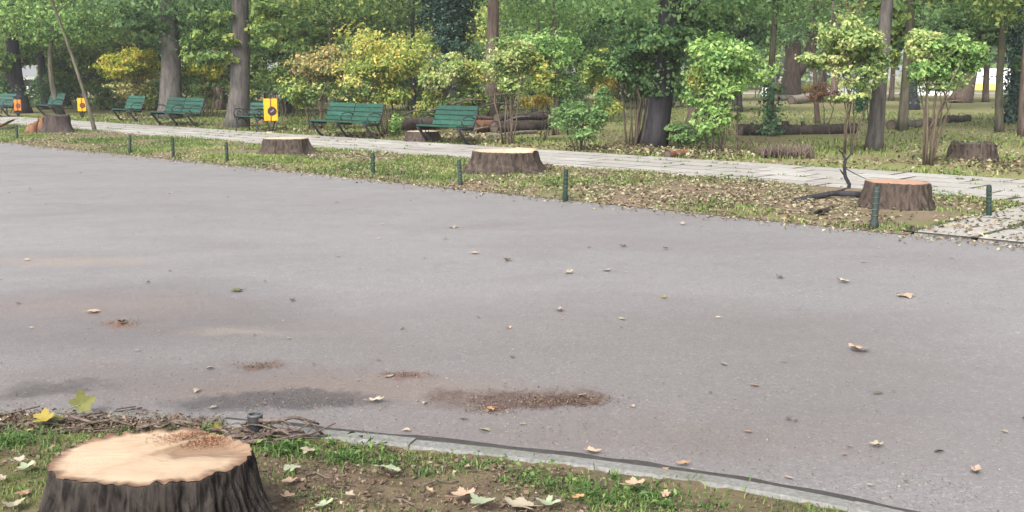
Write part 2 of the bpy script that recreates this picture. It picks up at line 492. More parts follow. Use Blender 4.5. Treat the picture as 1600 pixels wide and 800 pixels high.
def tree(label, bx, by, wpx, height, mat_bark, crown_mat, crown_bot, crown_r, nleaf=5000, lean=0.0, leanY=0.0, leaf=.15,
         seed=1, fork=None, ivy=None, crown_off=(0, 0), group='trees of the park', name='park_tree', limbs=7, crown_top=None, tint0=0.0, extra=None, clump=.16, boughs=()):
    """trunk at a ground point of the photograph, wpx wide there; crown from crown_bot metres up.
    lean: metres the trunk moves sideways per metre of height."""
    rng = np.random.default_rng(seed)
    g = G(bx, by); Y = g[1]
    r = wpx * PX(Y) / 2
    root = empty(name, g)
    top = crown_top or height
    mb = MB()
    pts, rad = [], []
    nseg = 12
    wob = rng.normal(size=2) * .012 * height
    for i in range(nseg + 1):
        t = i / nseg; z = t ** 1.25 * height * .86
        pts.append((lean * z + wob[0] * math.sin(t * 5), leanY * z + wob[1] * math.sin(t * 4), z - .06))
        rad.append(r * (1 - .72 * t) * (1 + .24 * math.exp(-z / (1.1 * r + .05))) + .01)
    mb.tube(pts, rad, 14, True, .045, random.Random(seed))
    def at_h(z):
        for i in range(nseg):
            if pts[i][2] <= z <= pts[i + 1][2]:
                q = (z - pts[i][2]) / (pts[i + 1][2] - pts[i][2])
                return np.array(pts[i]) * (1 - q) + np.array(pts[i + 1]) * q, rad[i] * (1 - q) + rad[i + 1] * q
        return np.array(pts[-1]), rad[-1]
    cx, cy = crown_off
    top = min(top, crown_bot + 3.4)                            # crown tops cut short to let sky light in; hanging boughs carry most leaves
    zc = (crown_bot + top) / 2; hz = (top - crown_bot) / 2
    for k in range(limbs):
        z0 = crown_bot * .95 + (height * .75 - crown_bot * .95) * (k + .3) / limbs
        p, rr = at_h(z0)
        a = k * 2.4 + rng.uniform(0, 1)
        q = np.array([p[0] + cx * .5 + math.cos(a) * crown_r * .75, p[1] + cy * .5 + math.sin(a) * crown_r * .75, z0 + rng.uniform(.3, 1.6)])
        path = bent_path(p, q, 6, rng, .07)
        mb.tube(path, [rr * .27 * (1 - .8 * i / 5) + .006 for i in range(6)], 6, True)
    if fork:
        z0, dx, wf = fork
        p, rr = at_h(z0)
        mb.tube([p, p + np.array([dx * .35, .05, .7]), p + np.array([dx * .8, .1, 2.2]), p + np.array([dx, .1, height * .7])], [rr * wf, rr * wf * .9, rr * wf * .75, .02], 10, True)
    mb.build('trunk', M[mat_bark], root)
    if nleaf:
        pT, _ = at_h(zc)
        blobs = [((pT[0] * .8 + cx, pT[1] * .8 + cy, zc), (crown_r, crown_r, hz), nleaf)]
        for e in (extra or []): blobs.append(e)
        for bpx, bpy_, bhw, bhh, bn in boughs:
            p = AT(bpx, bpy_, Y) - g; kk = PX(Y)
            pc = np.array([p[0], p[1] + rng.uniform(-1.2, .6), p[2]]); m_sub = max(1, bn // 220)
            for q in range(m_sub):
                dv = rng.normal(size=3); dv /= np.linalg.norm(dv); dv *= rng.uniform(.1, .8); f = rng.uniform(.42, .68)
                blobs.append((tuple(pc + dv * np.array([bhw * kk, bhw * kk * .8, bhh * kk])), (bhw * kk * f, bhw * kk * .8 * f, bhh * kk * f * 1.1), int(bn * 1.35) // m_sub))
        foliage('crown', blobs, leaf, crown_mat, seed + 500, root, 45, clump, .25, tint0, sq=True)
    if ivy:
        z0, z1, n, im, thick = ivy
        P, Nn, T = [], [], []
        for i in range(n):
            z = z0 + (z1 - z0) * rng.uniform() ** 1.1
            p, rr = at_h(z); a = rng.uniform(0, 2 * math.pi)
            rr = rr + abs(rng.normal()) * thick * (.6 + .7 * math.sin(z * 3.1 + a * 2) ** 2)
            P.append((p[0] + rr * math.cos(a), p[1] + rr * math.sin(a), z)); Nn.append((math.cos(a) + rng.normal() * .4, math.sin(a) + rng.normal() * .4, .5 + rng.normal() * .4))
            T.append(np.clip(.45 + .3 * math.sin(z * 4 + a * 3) + rng.normal() * .25, 0, 1))
        link('ivy', leaves_mesh('ivy', np.array(P), np.array(Nn), .09 * rng.uniform(.7, 1.4, n), np.array(T), rng, .8), M[im], root)
    tag(root, label, 'tree', group)
    return root

def shrub(label, bx, by, crowns, mat, leaf=.10, stems=7, spread=.35, seed=1, stem_mat='stem', stem_r=.022, group='clipped shrubs along the path', name='shrub',
          clump=.27, cat='shrub', tint0=0.0, dead=0, depth=.9, shell=.35):
    """crowns: (photo x, photo y, half width px, half height px, leaf count, material or None) at the shrub's own distance"""
    rng = np.random.default_rng(seed)
    g = G(bx, by); Y = g[1]; k = PX(Y)
    root = empty(name, g)
    by_mat = {}
    tops = []
    for i, c in enumerate(crowns):
        px, py, hw, hh, n = c[:5]; m = c[5] if len(c) > 5 and c[5] else mat
        p = AT(px, py, Y) - g
        dy = rng.uniform(-.15, .15)
        nn_ = int(n * 2.7); R3 = np.array([hw * k * 1.12, hw * k * depth, hh * k * 1.1]); m_sub = max(1, n // 170)
        for q in range(m_sub):                                 # many uneven tufts make up the crown
            dv = rng.normal(size=3); dv /= np.linalg.norm(dv); dv *= rng.uniform(.15, .85)
            f = rng.uniform(.45, .72) if m_sub > 1 else 1.0
            c3 = np.array([p[0], p[1] + dy, p[2]]) + (dv * R3 if m_sub > 1 else 0)
            by_mat.setdefault(m, []).append((tuple(c3), tuple(R3 * f * np.array([1, 1, rng.uniform(.75, 1.2)])), nn_ // m_sub))
        tops.append((p, hw * k, hh * k))
    for i in range(stems):
        a = rng.uniform(0, 2 * math.pi); q = rng.uniform(.25, 1)
        b0 = np.array([math.cos(a), math.sin(a) * .6, 0]) * spread * q * .45
        p, hw, hh = tops[0] if (i % 3 or len(tops) == 1) else tops[int(rng.integers(len(tops)))]
        tp = p + np.array([math.cos(a) * hw * .75 * q, math.sin(a) * hw * .6 * q, rng.uniform(-.2, .75) * hh])
        mid = b0 * 1.5 + np.array([rng.normal() * .12, rng.normal() * .08, tp[2] * .45])
        path = [b0 - np.array([0, 0, .04]), (b0 + mid) / 2 + rng.normal(size=3) * .02, mid, (mid + tp) / 2 + rng.normal(size=3) * .06, tp]
        mb = MB(); rr = stem_r * rng.uniform(.45, 1.1)
        mb.tube(path, [rr * 1.25, rr, rr * .85, rr * .6, rr * .2], 6)
        for j in range(3):
            f = path[3] * (1 - j * .3) + path[2 if j else 4] * (j * .3)
            e = f + np.array([rng.normal() * hw * .4, rng.normal() * hw * .3, abs(rng.normal()) * hh * .5 + .1])
            mb.tube([f, (f + e) / 2 + rng.normal(size=3) * .03, e], [rr * .5, rr * .35, .004], 5)
        mb.build('stem', M[stem_mat], root)
    for m, blobs in by_mat.items():
        foliage('foliage', blobs, leaf * .9, m, seed + 900 + len(m), root, 40, clump, shell, tint0)
    tag(root, label, cat, group)
    return root

# ================================================================== THE SETTING
def catmull(P, n):
    P = [2 * P[0] - P[1]] + list(P) + [2 * P[-1] - P[-2]]
    out = []
    for i in range(1, len(P) - 2):
        for k in range(n):
            t = k / n
            a, b, c, d = P[i - 1], P[i], P[i + 1], P[i + 2]
            out.append(.5 * ((2 * b) + (-a + c) * t + (2 * a - 5 * b + 4 * c - d) * t * t + (-a + 3 * b - 3 * c + d) * t ** 3))
    out.append(P[-2]); return np.array(out)

def resample(P, step):
    L = np.concatenate([[0], np.cumsum(np.linalg.norm(np.diff(P, axis=0), axis=1))])
    q = np.arange(0, L[-1], step)
    return np.stack([np.interp(q, L, P[:, i]) for i in range(P.shape[1])], 1)

KERB_PX = [(-1300, 560), (-700, 596), (-300, 627), (0, 645), (200, 653), (370, 663), (510, 679), (700, 697), (900, 720), (1150, 755), (1380, 800), (1500, 832), (1620, 880), (1720, 950)]
KERB = catmull([G(*p)[:2] for p in KERB_PX], 10)
KERB_F = resample(KERB, .05)

# --- ground to the horizon
def ground_material(name, soil, dry, green, gpos=.5):
    t = NT(name)
    p = t.pos()
    n1 = t.noise(p, .55, 5, .6); n2 = t.noise(p, 9, 5, .65); n3 = t.noise(p, 60, 3, .6)
    c = t.ramp(n2, [(.32, soil), (.62, dry)])
    c = t.mix(t.ramp(n1, [(gpos - .07, (0, 0, 0)), (gpos + .1, (1, 1, 1))]), c, t.mix(n2, mul3(green, .7), mul3(green, 1.25)))
    c = t.mix(.45, c, t.mix(n3, mul3(soil, .6), mul3(dry, 1.3)))
    t.color(c); t.rough(.95); t.b.inputs['Specular IOR Level'].default_value = .1
    t.bump(n2, .6, .03)
    return t.m
M['ground'] = ground_material('park_ground', (.075, .058, .038), (.185, .155, .092), (.145, .165, .055), .43)
M['verge'] = ground_material('verge_ground', (.080, .058, .042), (.165, .125, .090), (.085, .110, .035), .52)
M['soil'] = ground_material('near_soil', (.050, .036, .027), (.120, .088, .062), (.098, .100, .036), .47)

mb = MB(); mb.add([(-1500, -1500, -.06), (1500, -1500, -.06), (1500, 2500, -.06), (-1500, 2500, -.06)], [(0, 1, 2, 3)])
tag(mb.build('ground', M['ground']), kind='structure')

# --- road
def road_material():
    t = NT('asphalt')
    p = t.pos()
    fine = t.noise(p, 190, 3, .7)
    mid = t.noise(p, 38, 4, .6)
    big = t.noise(p, .35, 4, .55)
    med = t.noise(p, 2.2, 5, .6)
    c = t.ramp(fine, [(.32, (.050, .048, .050)), (.52, (.142, .138, .141)), (.72, (.33, .32, .32))])
    c = t.mix(.4, c, t.ramp(mid, [(.3, (.080, .078, .082)), (.7, (.20, .193, .194))]))
    c = t.mix(t.ramp(big, [(.38, (0, 0, 0)), (.62, (.5, .5, .5))]), c, (.168, .161, .163))
    c = t.mix(t.ramp(med, [(.55, (0, 0, 0)), (.75, (.35, .35, .35))]), c, (.100, .096, .100))
    vo = t.n.new('ShaderNodeTexVoronoi'); vo.inputs['Scale'].default_value = 85; t.link(p, vo.inputs['Vector'])
    vc = t.n.new('ShaderNodeSeparateColor'); t.link(vo.outputs['Color'], vc.inputs[0])
    c = t.mix(t.ramp(vc.outputs[0], [(.55, (0, 0, 0)), (.95, (.55, .55, .55))]), c, t.ramp(vc.outputs[1], [(0, (.05, .048, .050)), (.5, (.17, .162, .16)), (1, (.32, .31, .30))]))
    blot = t.noise(t.mapping(p, (.5, 1.0, 1), (0, 0, .75)), .8, 6, .65, .6)
    c = t.mix(t.ramp(blot, [(.46, (0, 0, 0)), (.66, (.5, .5, .5))]), c, (.120, .108, .104))
    # older, rougher strip beside the near kerb, browner with trodden soil
    warp = t.n.new('ShaderNodeTexNoise'); warp.inputs['Scale'].default_value = 1.7; warp.inputs['Detail'].default_value = 9; warp.inputs['Roughness'].default_value = .72
    t.link(p, warp.inputs['Vector'])
    wv = t.n.new('ShaderNodeVectorMath'); wv.operation = 'MULTIPLY_ADD'
    t.link(warp.outputs['Color'], wv.inputs[0]); wv.inputs[1].default_value = (.9, .9, 0); t.link(p, wv.inputs[2])
    grn = t.math('ADD', t.math('MULTIPLY', mid, .5), t.math('MULTIPLY', fine, .5))
    def patch(px, py, hw, hh, col, k, soft=.55, grain=True):
        nonlocal c
        g = G(px, py); y0, y1 = G(px, py + hh)[1], G(px, py - hh)[1]
        a = hw * PX(g[1]); b = (y1 - y0) / 2
        cx, cy = g[0] + .45, (y0 + y1) / 2 + .45
        v = t.mapping(wv.outputs[0], (1 / a, 1 / b, 0), (0, 0, 0), (-cx / a, -cy / b, 0))
        ln = t.n.new('ShaderNodeVectorMath'); ln.operation = 'LENGTH'; t.link(v, ln.inputs[0])
        f = t.ramp(ln.outputs['Value'], [(soft, (k, k, k)), (1, (0, 0, 0))])
        if grain: f = t.math('MULTIPLY', f, t.math('MULTIPLY_ADD', grn, 2.6, -.35), clamp=True)
        c = t.mix(f, c, t.mix(.68, col, t.mix(1.0, c, tuple(v / .135 for v in col), 'MULTIPLY')))   # the stain soaks the stones, their grain stays
    c = t.mix(1.0, c, (.945, .922, .925), 'MULTIPLY')
    patch(750, 640, 1250, 190, (.102, .094, .091), .7, .62)
    patch(130, 500, 400, 74, (.088, .081, .082), .6, .6)
    patch(150, 480, 300, 30, (.140, .112, .096), .55, .3)
    patch(560, 610, 420, 30, (.140, .112, .094), .65, .35)
    patch(250, 600, 500, 40, (.098, .083, .076), .55, .3)
    patch(1000, 680, 560, 45, (.120, .106, .096), .55, .3)
    patch(430, 632, 210, 20, (.044, .041, .043), .9, .6)
    patch(800, 627, 160, 22, (.070, .046, .037), .95, .62)
    patch(880, 628, 85, 15, (.090, .058, .044), .85, .5)
    patch(760, 642, 60, 10, (.11, .055, .035), .7, .3)
    patch(400, 574, 42, 8, (.095, .058, .040), .95, .3)
    patch(190, 506, 48, 7, (.15, .088, .055), .8, .3)
    patch(80, 606, 95, 14, (.052, .047, .048), .8, .4)
    patch(635, 588, 52, 7, (.11, .066, .046), .85, .3)
    patch(385, 518, 120, 10, (.215, .195, .160), .5, .3, False)
    patch(120, 408, 170, 8, (.21, .170, .130), .45, .3)
    patch(700, 480, 300, 60, (.178, .170, .174), .3, .2, False)
    patch(1350, 640, 330, 12, (.115, .110, .112), .35, .3)
    t.color(c)
    t.rough(t.ramp(med, [(.3, (.50, .50, .50)), (.7, (.66, .66, .66))]))
    t.b.inputs['Specular IOR Level'].default_value = .5
    h = t.math('ADD', t.math('MULTIPLY', fine, .6), mid)
    t.bump(h, .6, .007)
    return t.m
M['asphalt'] = road_material()
def road_z(X, Y, S, D):
    return .010 * (fbm(X * .25, Y * .25, seed=4) - .5) + 0 * X
tag(link('road', grid_mesh('road', -40, 130, -1.2, D_ROAD + .10, 260, 40, road_z), M['asphalt']), kind='structure')

# --- far grass verge between road and path
S_CROSS = SDof(G(1432, 364))[0]                                # where the paved crossing starts
def verge_z(X, Y, S, D):
    e = np.clip((D - D_ROAD) / .35, 0, 1)
    e = e * np.clip((S - S_CROSS) / .6, 0, 1)
    return .006 + .018 * np.clip((D - D_ROAD + .06) / .22, 0, 1) + .05 * e * (.4 + .9 * fbm(X * .7, Y * .7, seed=9)) + .035 * (fbm(X * 5, Y * 5, seed=3) - .5) * e
tag(link('grass_verge', grid_mesh('grass_verge', S_CROSS, 130, D_ROAD - .06, D_PATH0, 500, 34, verge_z), M['verge']), kind='structure')

# --- park ground behind the path
def park_z(X, Y, S, D):
    e = np.clip((D - D_PATH1) / .5, 0, 1)
    return -.01 + .05 * e * fbm(X * .5, Y * .5, seed=12) + .02 * (fbm(X * 4, Y * 4, seed=31) - .5) * e
tag(link('park_lawn', grid_mesh('park_lawn', -45, 140, D_PATH1, 130, 260, 160, park_z), M['ground']), kind='structure')
tag(link('crossing_base', grid_mesh('crossing_base', -40, S_CROSS + .1, D_ROAD + .045, D_PATH0, 60, 8, lambda X, Y, S, D: .0285 + 0 * X), M['joint_dark']), kind='structure')

# --- paved path, slab by slab
path = link('path', grid_mesh('path', -40, 130, D_PATH0, D_PATH1, 120, 6, lambda X, Y, S, D: .0345 + 0 * X), M['joint_dark'])
tag(path, kind='structure')
def slab_material():
    t = NT('paving_slab')
    oi = t.n.new('ShaderNodeObjectInfo')
    n = t.noise(t.pos(), 14, 5, .65); n2 = t.noise(t.pos(), 1.3, 3)
    c = t.ramp(n, [(.28, (.165, .156, .143)), (.7, (.29, .278, .26))])
    c = t.mix(t.ramp(oi.outputs['Random'], [(0, (.45, .45, .45)), (.5, (0, 0, 0)), (1, (.35, .35, .35))]), c, t.mix(oi.outputs['Random'], (.17, .155, .14), (.38, .37, .355)))
    c = t.mix(t.ramp(n2, [(.52, (0, 0, 0)), (.75, (.5, .5, .5))]), c, (.155, .13, .10))
    t.color(c); t.rough(.85); t.bump(n, .4, .008)
    return t.m
M['slab'] = slab_material()
rs = random.Random(7)
ROWS = 5
SW = (D_PATH1 - D_PATH0 - .04) / ROWS
SL = .88
slab_meshes = []
for k in range(8):
    mb = MB(); hx, hy, h = SL / 2 - .020, SW / 2 - .034, .055
    j = lambda: rs.uniform(-.022, .022)
    cs = [(-hx + j(), -hy + j()), (hx + j(), -hy + j()), (hx + j(), hy + j()), (-hx + j(), hy + j())]
    V = [(x, y, -h) for x, y in cs] + [(x, y, -.012) for x, y in cs] + [(x * .975, y * .962, 0) for x, y in cs]
    Fs = [(r + q, r + (q + 1) % 4, r + 4 + (q + 1) % 4, r + 4 + q) for r in (0, 4) for q in range(4)] + [(8, 9, 10, 11)]
    mb.add(V, Fs); me = mb.mesh('paver'); me.materials.append(M['slab']); slab_meshes.append(me)
def put_slab(s, d, parent, rot=0.0):
    o = link('paver', slab_meshes[rs.randrange(8)], None, parent)
    o.location = RD(s, d, .0385 + rs.uniform(-.0015, .002))
    o.rotation_euler = (rs.uniform(-.003, .003), rs.uniform(-.003, .003), ROAD_ROT + rot + rs.uniform(-.012, .012) + rs.choice((0, math.pi)))
s_right = SDof(G(1600, 300))[0] - 1.6
s_left = SDof(G(0, 187))[0] + 2.0
n_s = int((s_left - s_right) / SL)
for r in range(ROWS):
    for i in range(n_s):
        put_slab(s_right + (i + (.5 if r % 2 else 0) + rs.uniform(-.03, .03)) * SL, D_PATH0 + .02 + (r + .5) * SW, path)
cross = bpy.data.objects['crossing_base']
nc = int((D_PATH0 - D_ROAD) / SL)
for i in range(7):
    for k in range(nc + 1):
        d = D_ROAD + .05 + (k + .5 + (0 if i % 2 else -.0)) * (D_PATH0 - D_ROAD - .1) / (nc + 1)
        o = link('paver', slab_meshes[rs.randrange(8)], None, cross)
        o.location = RD(S_CROSS - (i + .5) * SW + .02, d, .0325 + rs.uniform(-.0015, .002))
        o.rotation_euler = (rs.uniform(-.003, .003), rs.uniform(-.003, .003), ROAD_ROT + math.pi / 2 + rs.uniform(-.02, .02))
        o.scale = (.98 * (D_PATH0 - D_ROAD - .1) / (nc + 1) / SL, .98, 1)

# --- near kerb, stone by stone
kerb = empty('kerb', (KERB[0][0], KERB[0][1], 0)); tag(kerb, kind='structure')
def kerb_material():
    t = NT('kerb_stone')
    n = t.noise(t.pos(), 45, 5, .65); n2 = t.noise(t.pos(), 3.5, 4)
    c = t.ramp(n, [(.3, (.092, .091, .086)), (.7, (.185, .183, .175))])
    c = t.mix(t.ramp(n2, [(.52, (0, 0, 0)), (.68, (.5, .5, .5))]), c, (.088, .092, .066))
    t.color(c); t.rough(.9); t.bump(n, .5, .008); return t.m
M['kerb'] = kerb_material()
M['gap'] = plain_mat('kerb_gap_soil', (.050, .045, .042), .95, .3, 30)
STN = .62
KS = resample(KERB, STN / 12)
i0 = 0
kz = 0
while i0 + 12 < len(KS):
    seg = KS[i0:i0 + 13]
    mid_y = seg[6][1]
    if seg[6][0] > -9:
        dz = rs.uniform(-.004, .006); inset = .0015
        V, Fs = [], []
        W = .105
        for q, p in enumerate(seg):
            tdir = seg[min(q + 1, 12)] - seg[max(q - 1, 0)]; tdir /= np.linalg.norm(tdir)
            nn = np.array([tdir[1], -tdir[0]])
            if nn[1] > 0: nn = -nn                              # towards the viewer's side
            e = inset if q == 0 else (-inset if q == 12 else 0)
            pp = p + tdir * e
            for off, z in ((.0, -.06), (0, .012 + dz), (.012, .024 + dz), (W - .012, .026 + dz), (W, .012 + dz), (W, -.06)):
                wv = rs.uniform(-.0025, .0025)
                V.append((pp[0] + nn[0] * (off + wv), pp[1] + nn[1] * (off + wv), z + wv * .6))
        for q in range(12):
            for k in range(5):
                a = q * 6 + k
                Fs.append((a, a + 1, a + 7, a + 6))
        Fs.append(tuple(range(6))); Fs.append(tuple(reversed(range(72, 78))))
        mb = MB(); mb.add(V, Fs)
        o = mb.build('kerb_stone', M['kerb']); o.parent = kerb
        o.matrix_parent_inverse = Matrix.Translation((-KERB[0][0], -KERB[0][1], 0))
    i0 += 12
# dark gap of soil where the asphalt meets the kerb
V, Fs = [], []
for q, p in enumerate(KERB_F):
    tdir = KERB_F[min(q + 1, len(KERB_F) - 1)] - KERB_F[max(q - 1, 0)]; tdir /= np.linalg.norm(tdir)
    nn = np.array([tdir[1], -tdir[0]])
    if nn[1] > 0: nn = -nn
    w = .056 + .034 * float(vnoise(np.array([q * .35]), np.array([0.]), seed=5)[0])
    V += [(p[0] - nn[0] * w, p[1] - nn[1] * w, .0062), (p[0] + nn[0] * .004, p[1] + nn[1] * .004, .0085)]
    if q and p[0] > G(350, 663)[0]: Fs.append((2 * q - 2, 2 * q, 2 * q + 1, 2 * q - 1))
mb = MB(); mb.add(V, Fs); o = mb.build('gap_filling', M['gap'], kerb); o.matrix_parent_inverse = Matrix.Translation((-KERB[0][0], -KERB[0][1], 0))

# --- near verge the viewer stands on
nk = 220
KQ = resample(KERB, np.sum(np.linalg.norm(np.diff(KERB, axis=0), axis=1)) / (nk + .01))[:nk]
def near_point(t, w):
    "t along the kerb 0..1, w away from it towards the viewer 0..1"
    f = np.asarray(t) * (nk - 1); i = np.clip(f.astype(int), 0, nk - 2); q = (f - i)[..., None]
    P = KQ[i] * (1 - q) + KQ[i + 1] * q
    tt = np.asarray(t)[..., None]
    Q = np.array([-16., -2.5]) * (1 - tt) + np.array([2.3, -1.0]) * tt
    ww = np.asarray(w)[..., None]
    nn = (Q - P); nn /= np.linalg.norm(nn, axis=-1, keepdims=True)
    return P + nn * .085 + (Q - P - nn * .085) * ww
def near_z(x, y, edge):
    return .008 + .05 * np.clip(edge, 0, 1) * fbm(x * 1.3, y * 1.3, seed=41) + .028 * (fbm(x * 9, y * 9, seed=42) - .35) + .014 * (fbm(x * 34, y * 34, seed=43, oct=2) - .5)
tt, ww = np.meshgrid(np.linspace(0, 1, 420), np.linspace(0, 1, 120) ** 1.5, indexing='ij')
PP = near_point(tt.ravel(), ww.ravel())
ZZ = near_z(PP[:, 0], PP[:, 1], ww.ravel() * 8)
idx = np.arange(420 * 120).reshape(420, 120)
q4 = np.stack([idx[:-1, :-1], idx[:-1, 1:], idx[1:, 1:], idx[1:, :-1]], -1).reshape(-1, 4)
tag(link('near_verge', np_mesh('near_verge', np.column_stack([PP, ZZ]), q4[:, ::-1].copy(), True), M['soil']), kind='structure')
def near_ground(x, y):
    return float(.03 + .05 * fbm(np.array([x * 1.3]), np.array([y * 1.3]), seed=41)[0] + .028 * (fbm(np.array([x * 9.]), np.array([y * 9.]), seed=42)[0] - .35)) - .012

# ================================================================== STUMPS AND LOGS
def smoothstep(a, b, x):
    t = np.clip((x - a) / (b - a), 0, 1); return t * t * (3 - 2 * t)

def stump(label, px, py, hw, H, bark, cut, seed, ratio=.9, flare=.35, nth=120, nz=14, ridge=.02, tilt=(0, 0), step=None, z0=0.0, roots=5, group='felled tree stumps', jag=.006, stain=None):
    "px, py: centre of the sawn top in the photograph; hw: its half width there; H: height"
    c = G(px, py, z0 + H); R = hw * PX(c[1])
    root = empty('tree_stump', (c[0], c[1], z0))
    rng = np.random.default_rng(seed)
    th = np.linspace(0, 2 * math.pi, nth, endpoint=False)
    zz = np.linspace(0, 1, nz) ** 1.0
    TH, Zt = np.meshgrid(th, zz, indexing='ij')
    out = 1 + .10 * (fbm(np.cos(TH) * 1.6 + 5, np.sin(TH) * 1.6 + 5, seed=seed) - .5) * 2
    ph = rng.uniform(0, 6.28, 3)
    lob = .5 + .5 * np.cos(TH * roots + ph[0] + .8 * np.sin(TH + ph[1]))
    fl = flare * np.exp(-Zt * 3.2) * (.45 + .9 * lob) + .10 * (1 - Zt)
    n1 = fbm(np.cos(TH) * 9 + 20, np.sin(TH) * 9 + 20, Zt * H * 2.0 / R * .35, seed + 3, 3)
    n2 = fbm(np.cos(TH) * 26 + 40, np.sin(TH) * 26 + 40, Zt * 5.0 * H / max(R, .1) * .35, seed + 4, 2)
    rid = (np.abs(n1 - .5) * 2) * .7 + (np.abs(n2 - .5) * 2) * .6
    plate = (vnoise(np.cos(TH) * 17 + 60, np.sin(TH) * 17 + 60, Zt * H / R * 7.0, seed + 5) - .5) * (ridge > .036) * .022
    deep = .35 + 1.3 * vnoise(np.cos(TH) * 4 + 80, np.sin(TH) * 4 + 80, Zt * H / R * 2.2, seed + 7) if ridge > .05 else 1.0
    r = R * (out + fl) + ridge * deep * (rid - .45) * (1 - .55 * smoothstep(.8, 1, Zt)) + plate * (1 - .6 * smoothstep(.85, 1, Zt))
    X, Y = r * np.cos(TH), r * np.sin(TH) * ratio
    topj = jag * (vnoise(np.cos(TH) * 14, np.sin(TH) * 14, seed=seed + 8) - .5) * 2
    Z = Zt * H + topj * (Zt > .99) - .05 * (Zt < .01)
    Z = Z + (tilt[0] * X + tilt[1] * Y) * Zt
    V = np.stack([X, Y, Z], -1).reshape(-1, 3)
    i = np.arange(nth * nz).reshape(nth, nz); i2 = np.roll(i, -1, 0)
    quads = np.stack([i[:, :-1], i2[:, :-1], i2[:, 1:], i[:, 1:]], -1).reshape(-1, 4)
    # bark lip turning in over the rim
    rin = r[:, -1] - min(.012, R * .05)
    lip = np.stack([rin * np.cos(th), rin * np.sin(th) * ratio, Z[:, -1] - .006], -1)
    n0 = len(V); V = np.concatenate([V, lip])
    li = n0 + np.arange(nth)
    quads = np.concatenate([quads, np.stack([i[:, -1], np.roll(i[:, -1], -1), np.roll(li, -1), li], -1)])
    link('bark', np_mesh('bark', V, quads, True), M[bark], root)
    # sawn face
    nr = 110 if stain else 22
    rr = np.linspace(0, 1, nr + 1)[1:]
    TH2, RR = np.meshgrid(th, rr, indexing='ij')
    rl = r[:, -1] - .0008
    X2, Y2 = rl[:, None] * RR * np.cos(TH2), rl[:, None] * RR * np.sin(TH2) * ratio
    Z2 = H + tilt[0] * X2 + tilt[1] * Y2 + .004 * (fbm(X2 * 12 / R * .4, Y2 * 12 / R * .4, seed=seed + 6) - .5) + .002 + topj[:, -1:] * smoothstep(.85, 1, RR)
    if step is not None:
        Z2 = step(X2 / R, Y2 / R, Z2)
    cz = float(Z2[:, 0].mean()); st0 = float(stain(np.zeros(1), np.zeros(1))[0]) if stain else 0.0
    V2 = np.concatenate([[[0, 0, cz]], np.stack([X2, Y2, Z2], -1).reshape(-1, 3)])
    i = 1 + np.arange(nth * nr).reshape(nth, nr); i2 = np.roll(i, -1, 0)
    q2 = np.stack([i[:, :-1], i2[:, :-1], i2[:, 1:], i[:, 1:]], -1).reshape(-1, 4)[:, ::-1].copy()[:, ::-1].copy()
    tri = np.stack([np.zeros(nth, int), i[:, 0], i2[:, 0]], -1)
    link('cut_face', np_mesh('cut_face', V2, [tri, q2], step is None, {'rad': np.concatenate([[0], RR.ravel()]), 'stain': np.concatenate([[st0], (stain(X2 / R, Y2 / R) if stain else 0 * X2).ravel()])}), M[cut], root)
    tag(root, label, 'tree stump', group)
    return root, c, R

def near_sector(x, y, w):
    "behind and right of a slanting saw line"
    return smoothstep(-w, w, (x + .10) * .80 - (y - .02) * .60) * smoothstep(-.22, .30, y + .5 * (fbm(x * 4 + 7, y * 4 + 7, seed=92) - .5))
def near_step(x, y, z):
    return z - .016 * near_sector(x, y, .012) * (1 - smoothstep(.60, .95, x * x + y * y / .64))
def near_stain(x, y):
    m = near_sector(x, y, .03) * smoothstep(-.15, .3, x + .1)
    low = smoothstep(.25, .7, x) * smoothstep(-.30, .1, y) * .5
    return np.clip(m * 1.0 + low * (.5 + fbm(x * 5, y * 5, seed=91)), 0, 1)
NS, NSc, NSR = stump('large near stump with pale cream sawn top and black furrowed bark', 238, 713, 160, .31, 'bark_near', 'cut_near', 11, .80, .42, 420, 60, .055, (.0, .0), near_step, 0.0, 6, jag=.010, stain=near_stain)

def mid_step(x, y, z):
    m = smoothstep(.10, .16, x - .25 * y) * smoothstep(-.2, 0, y + .3)
    return z - .0 + .035 * m
stump('broad pale-topped stump with ribbed brown bark beside the single bench', 789, 236, 50, .36, 'bark_stump', 'cut', 21, .95, .42, 200, 22, .060, (-.02, .0), mid_step, .03, 7)
stump('low flared stump with flat top in the grass in front of the double bench', 447, 216, 34, .34, 'bark_stump', 'cut', 31, .95, .55, 140, 14, .055, z0=.03)
stump('stump with orange-brown sawn top at the right beside the upright twig', 1403, 284, 47, .33, 'bark_stump', 'cut_orange', 41, .95, .28, 160, 18, .055, (-.02, 0), None, .03, 5)
stump('stump with cream top standing behind the single green bench', 661, 205, 24, .25, 'bark_stump', 'cut', 51, .9, .30, 90, 10, .025, z0=.02)
stump('old dark rotten stump beyond the path at the far right', 1521, 224, 33, .34, 'bark_stump', 'cut_grey', 61, .9, .22, 130, 16, .11, z0=.02, jag=.05)
# broken stump at the left: two halves, the left torn open to orange wood
r1, c1, R1 = stump('broken dark stump with a torn orange side at the left of the path', 88, 180, 18, .50, 'bark_log', 'cut_grey', 71, 1.0, .75, 80, 12, .04, (.0, .0), None, .03, 4, jag=.05)
mb = MB(); rr = random.Random(3)
for k in range(30):
    x, y = -R1 * rr.uniform(.9, 2.2), -R1 * rr.uniform(.0, 1.0)
    h = rr.uniform(.30, .56) * (1.35 - abs(x) / (2.6 * R1))
    w = rr.uniform(.06, .13)
    mb.tube([(x, y, -.03), (x + rr.uniform(-.02, .02), y, h * .6), (x + rr.uniform(0, .08), y + .03, h)], [w, w * .8, w * .25], 6, True, .2, rr)
mb.build('splintered_wood', M['bark_red'], r1)
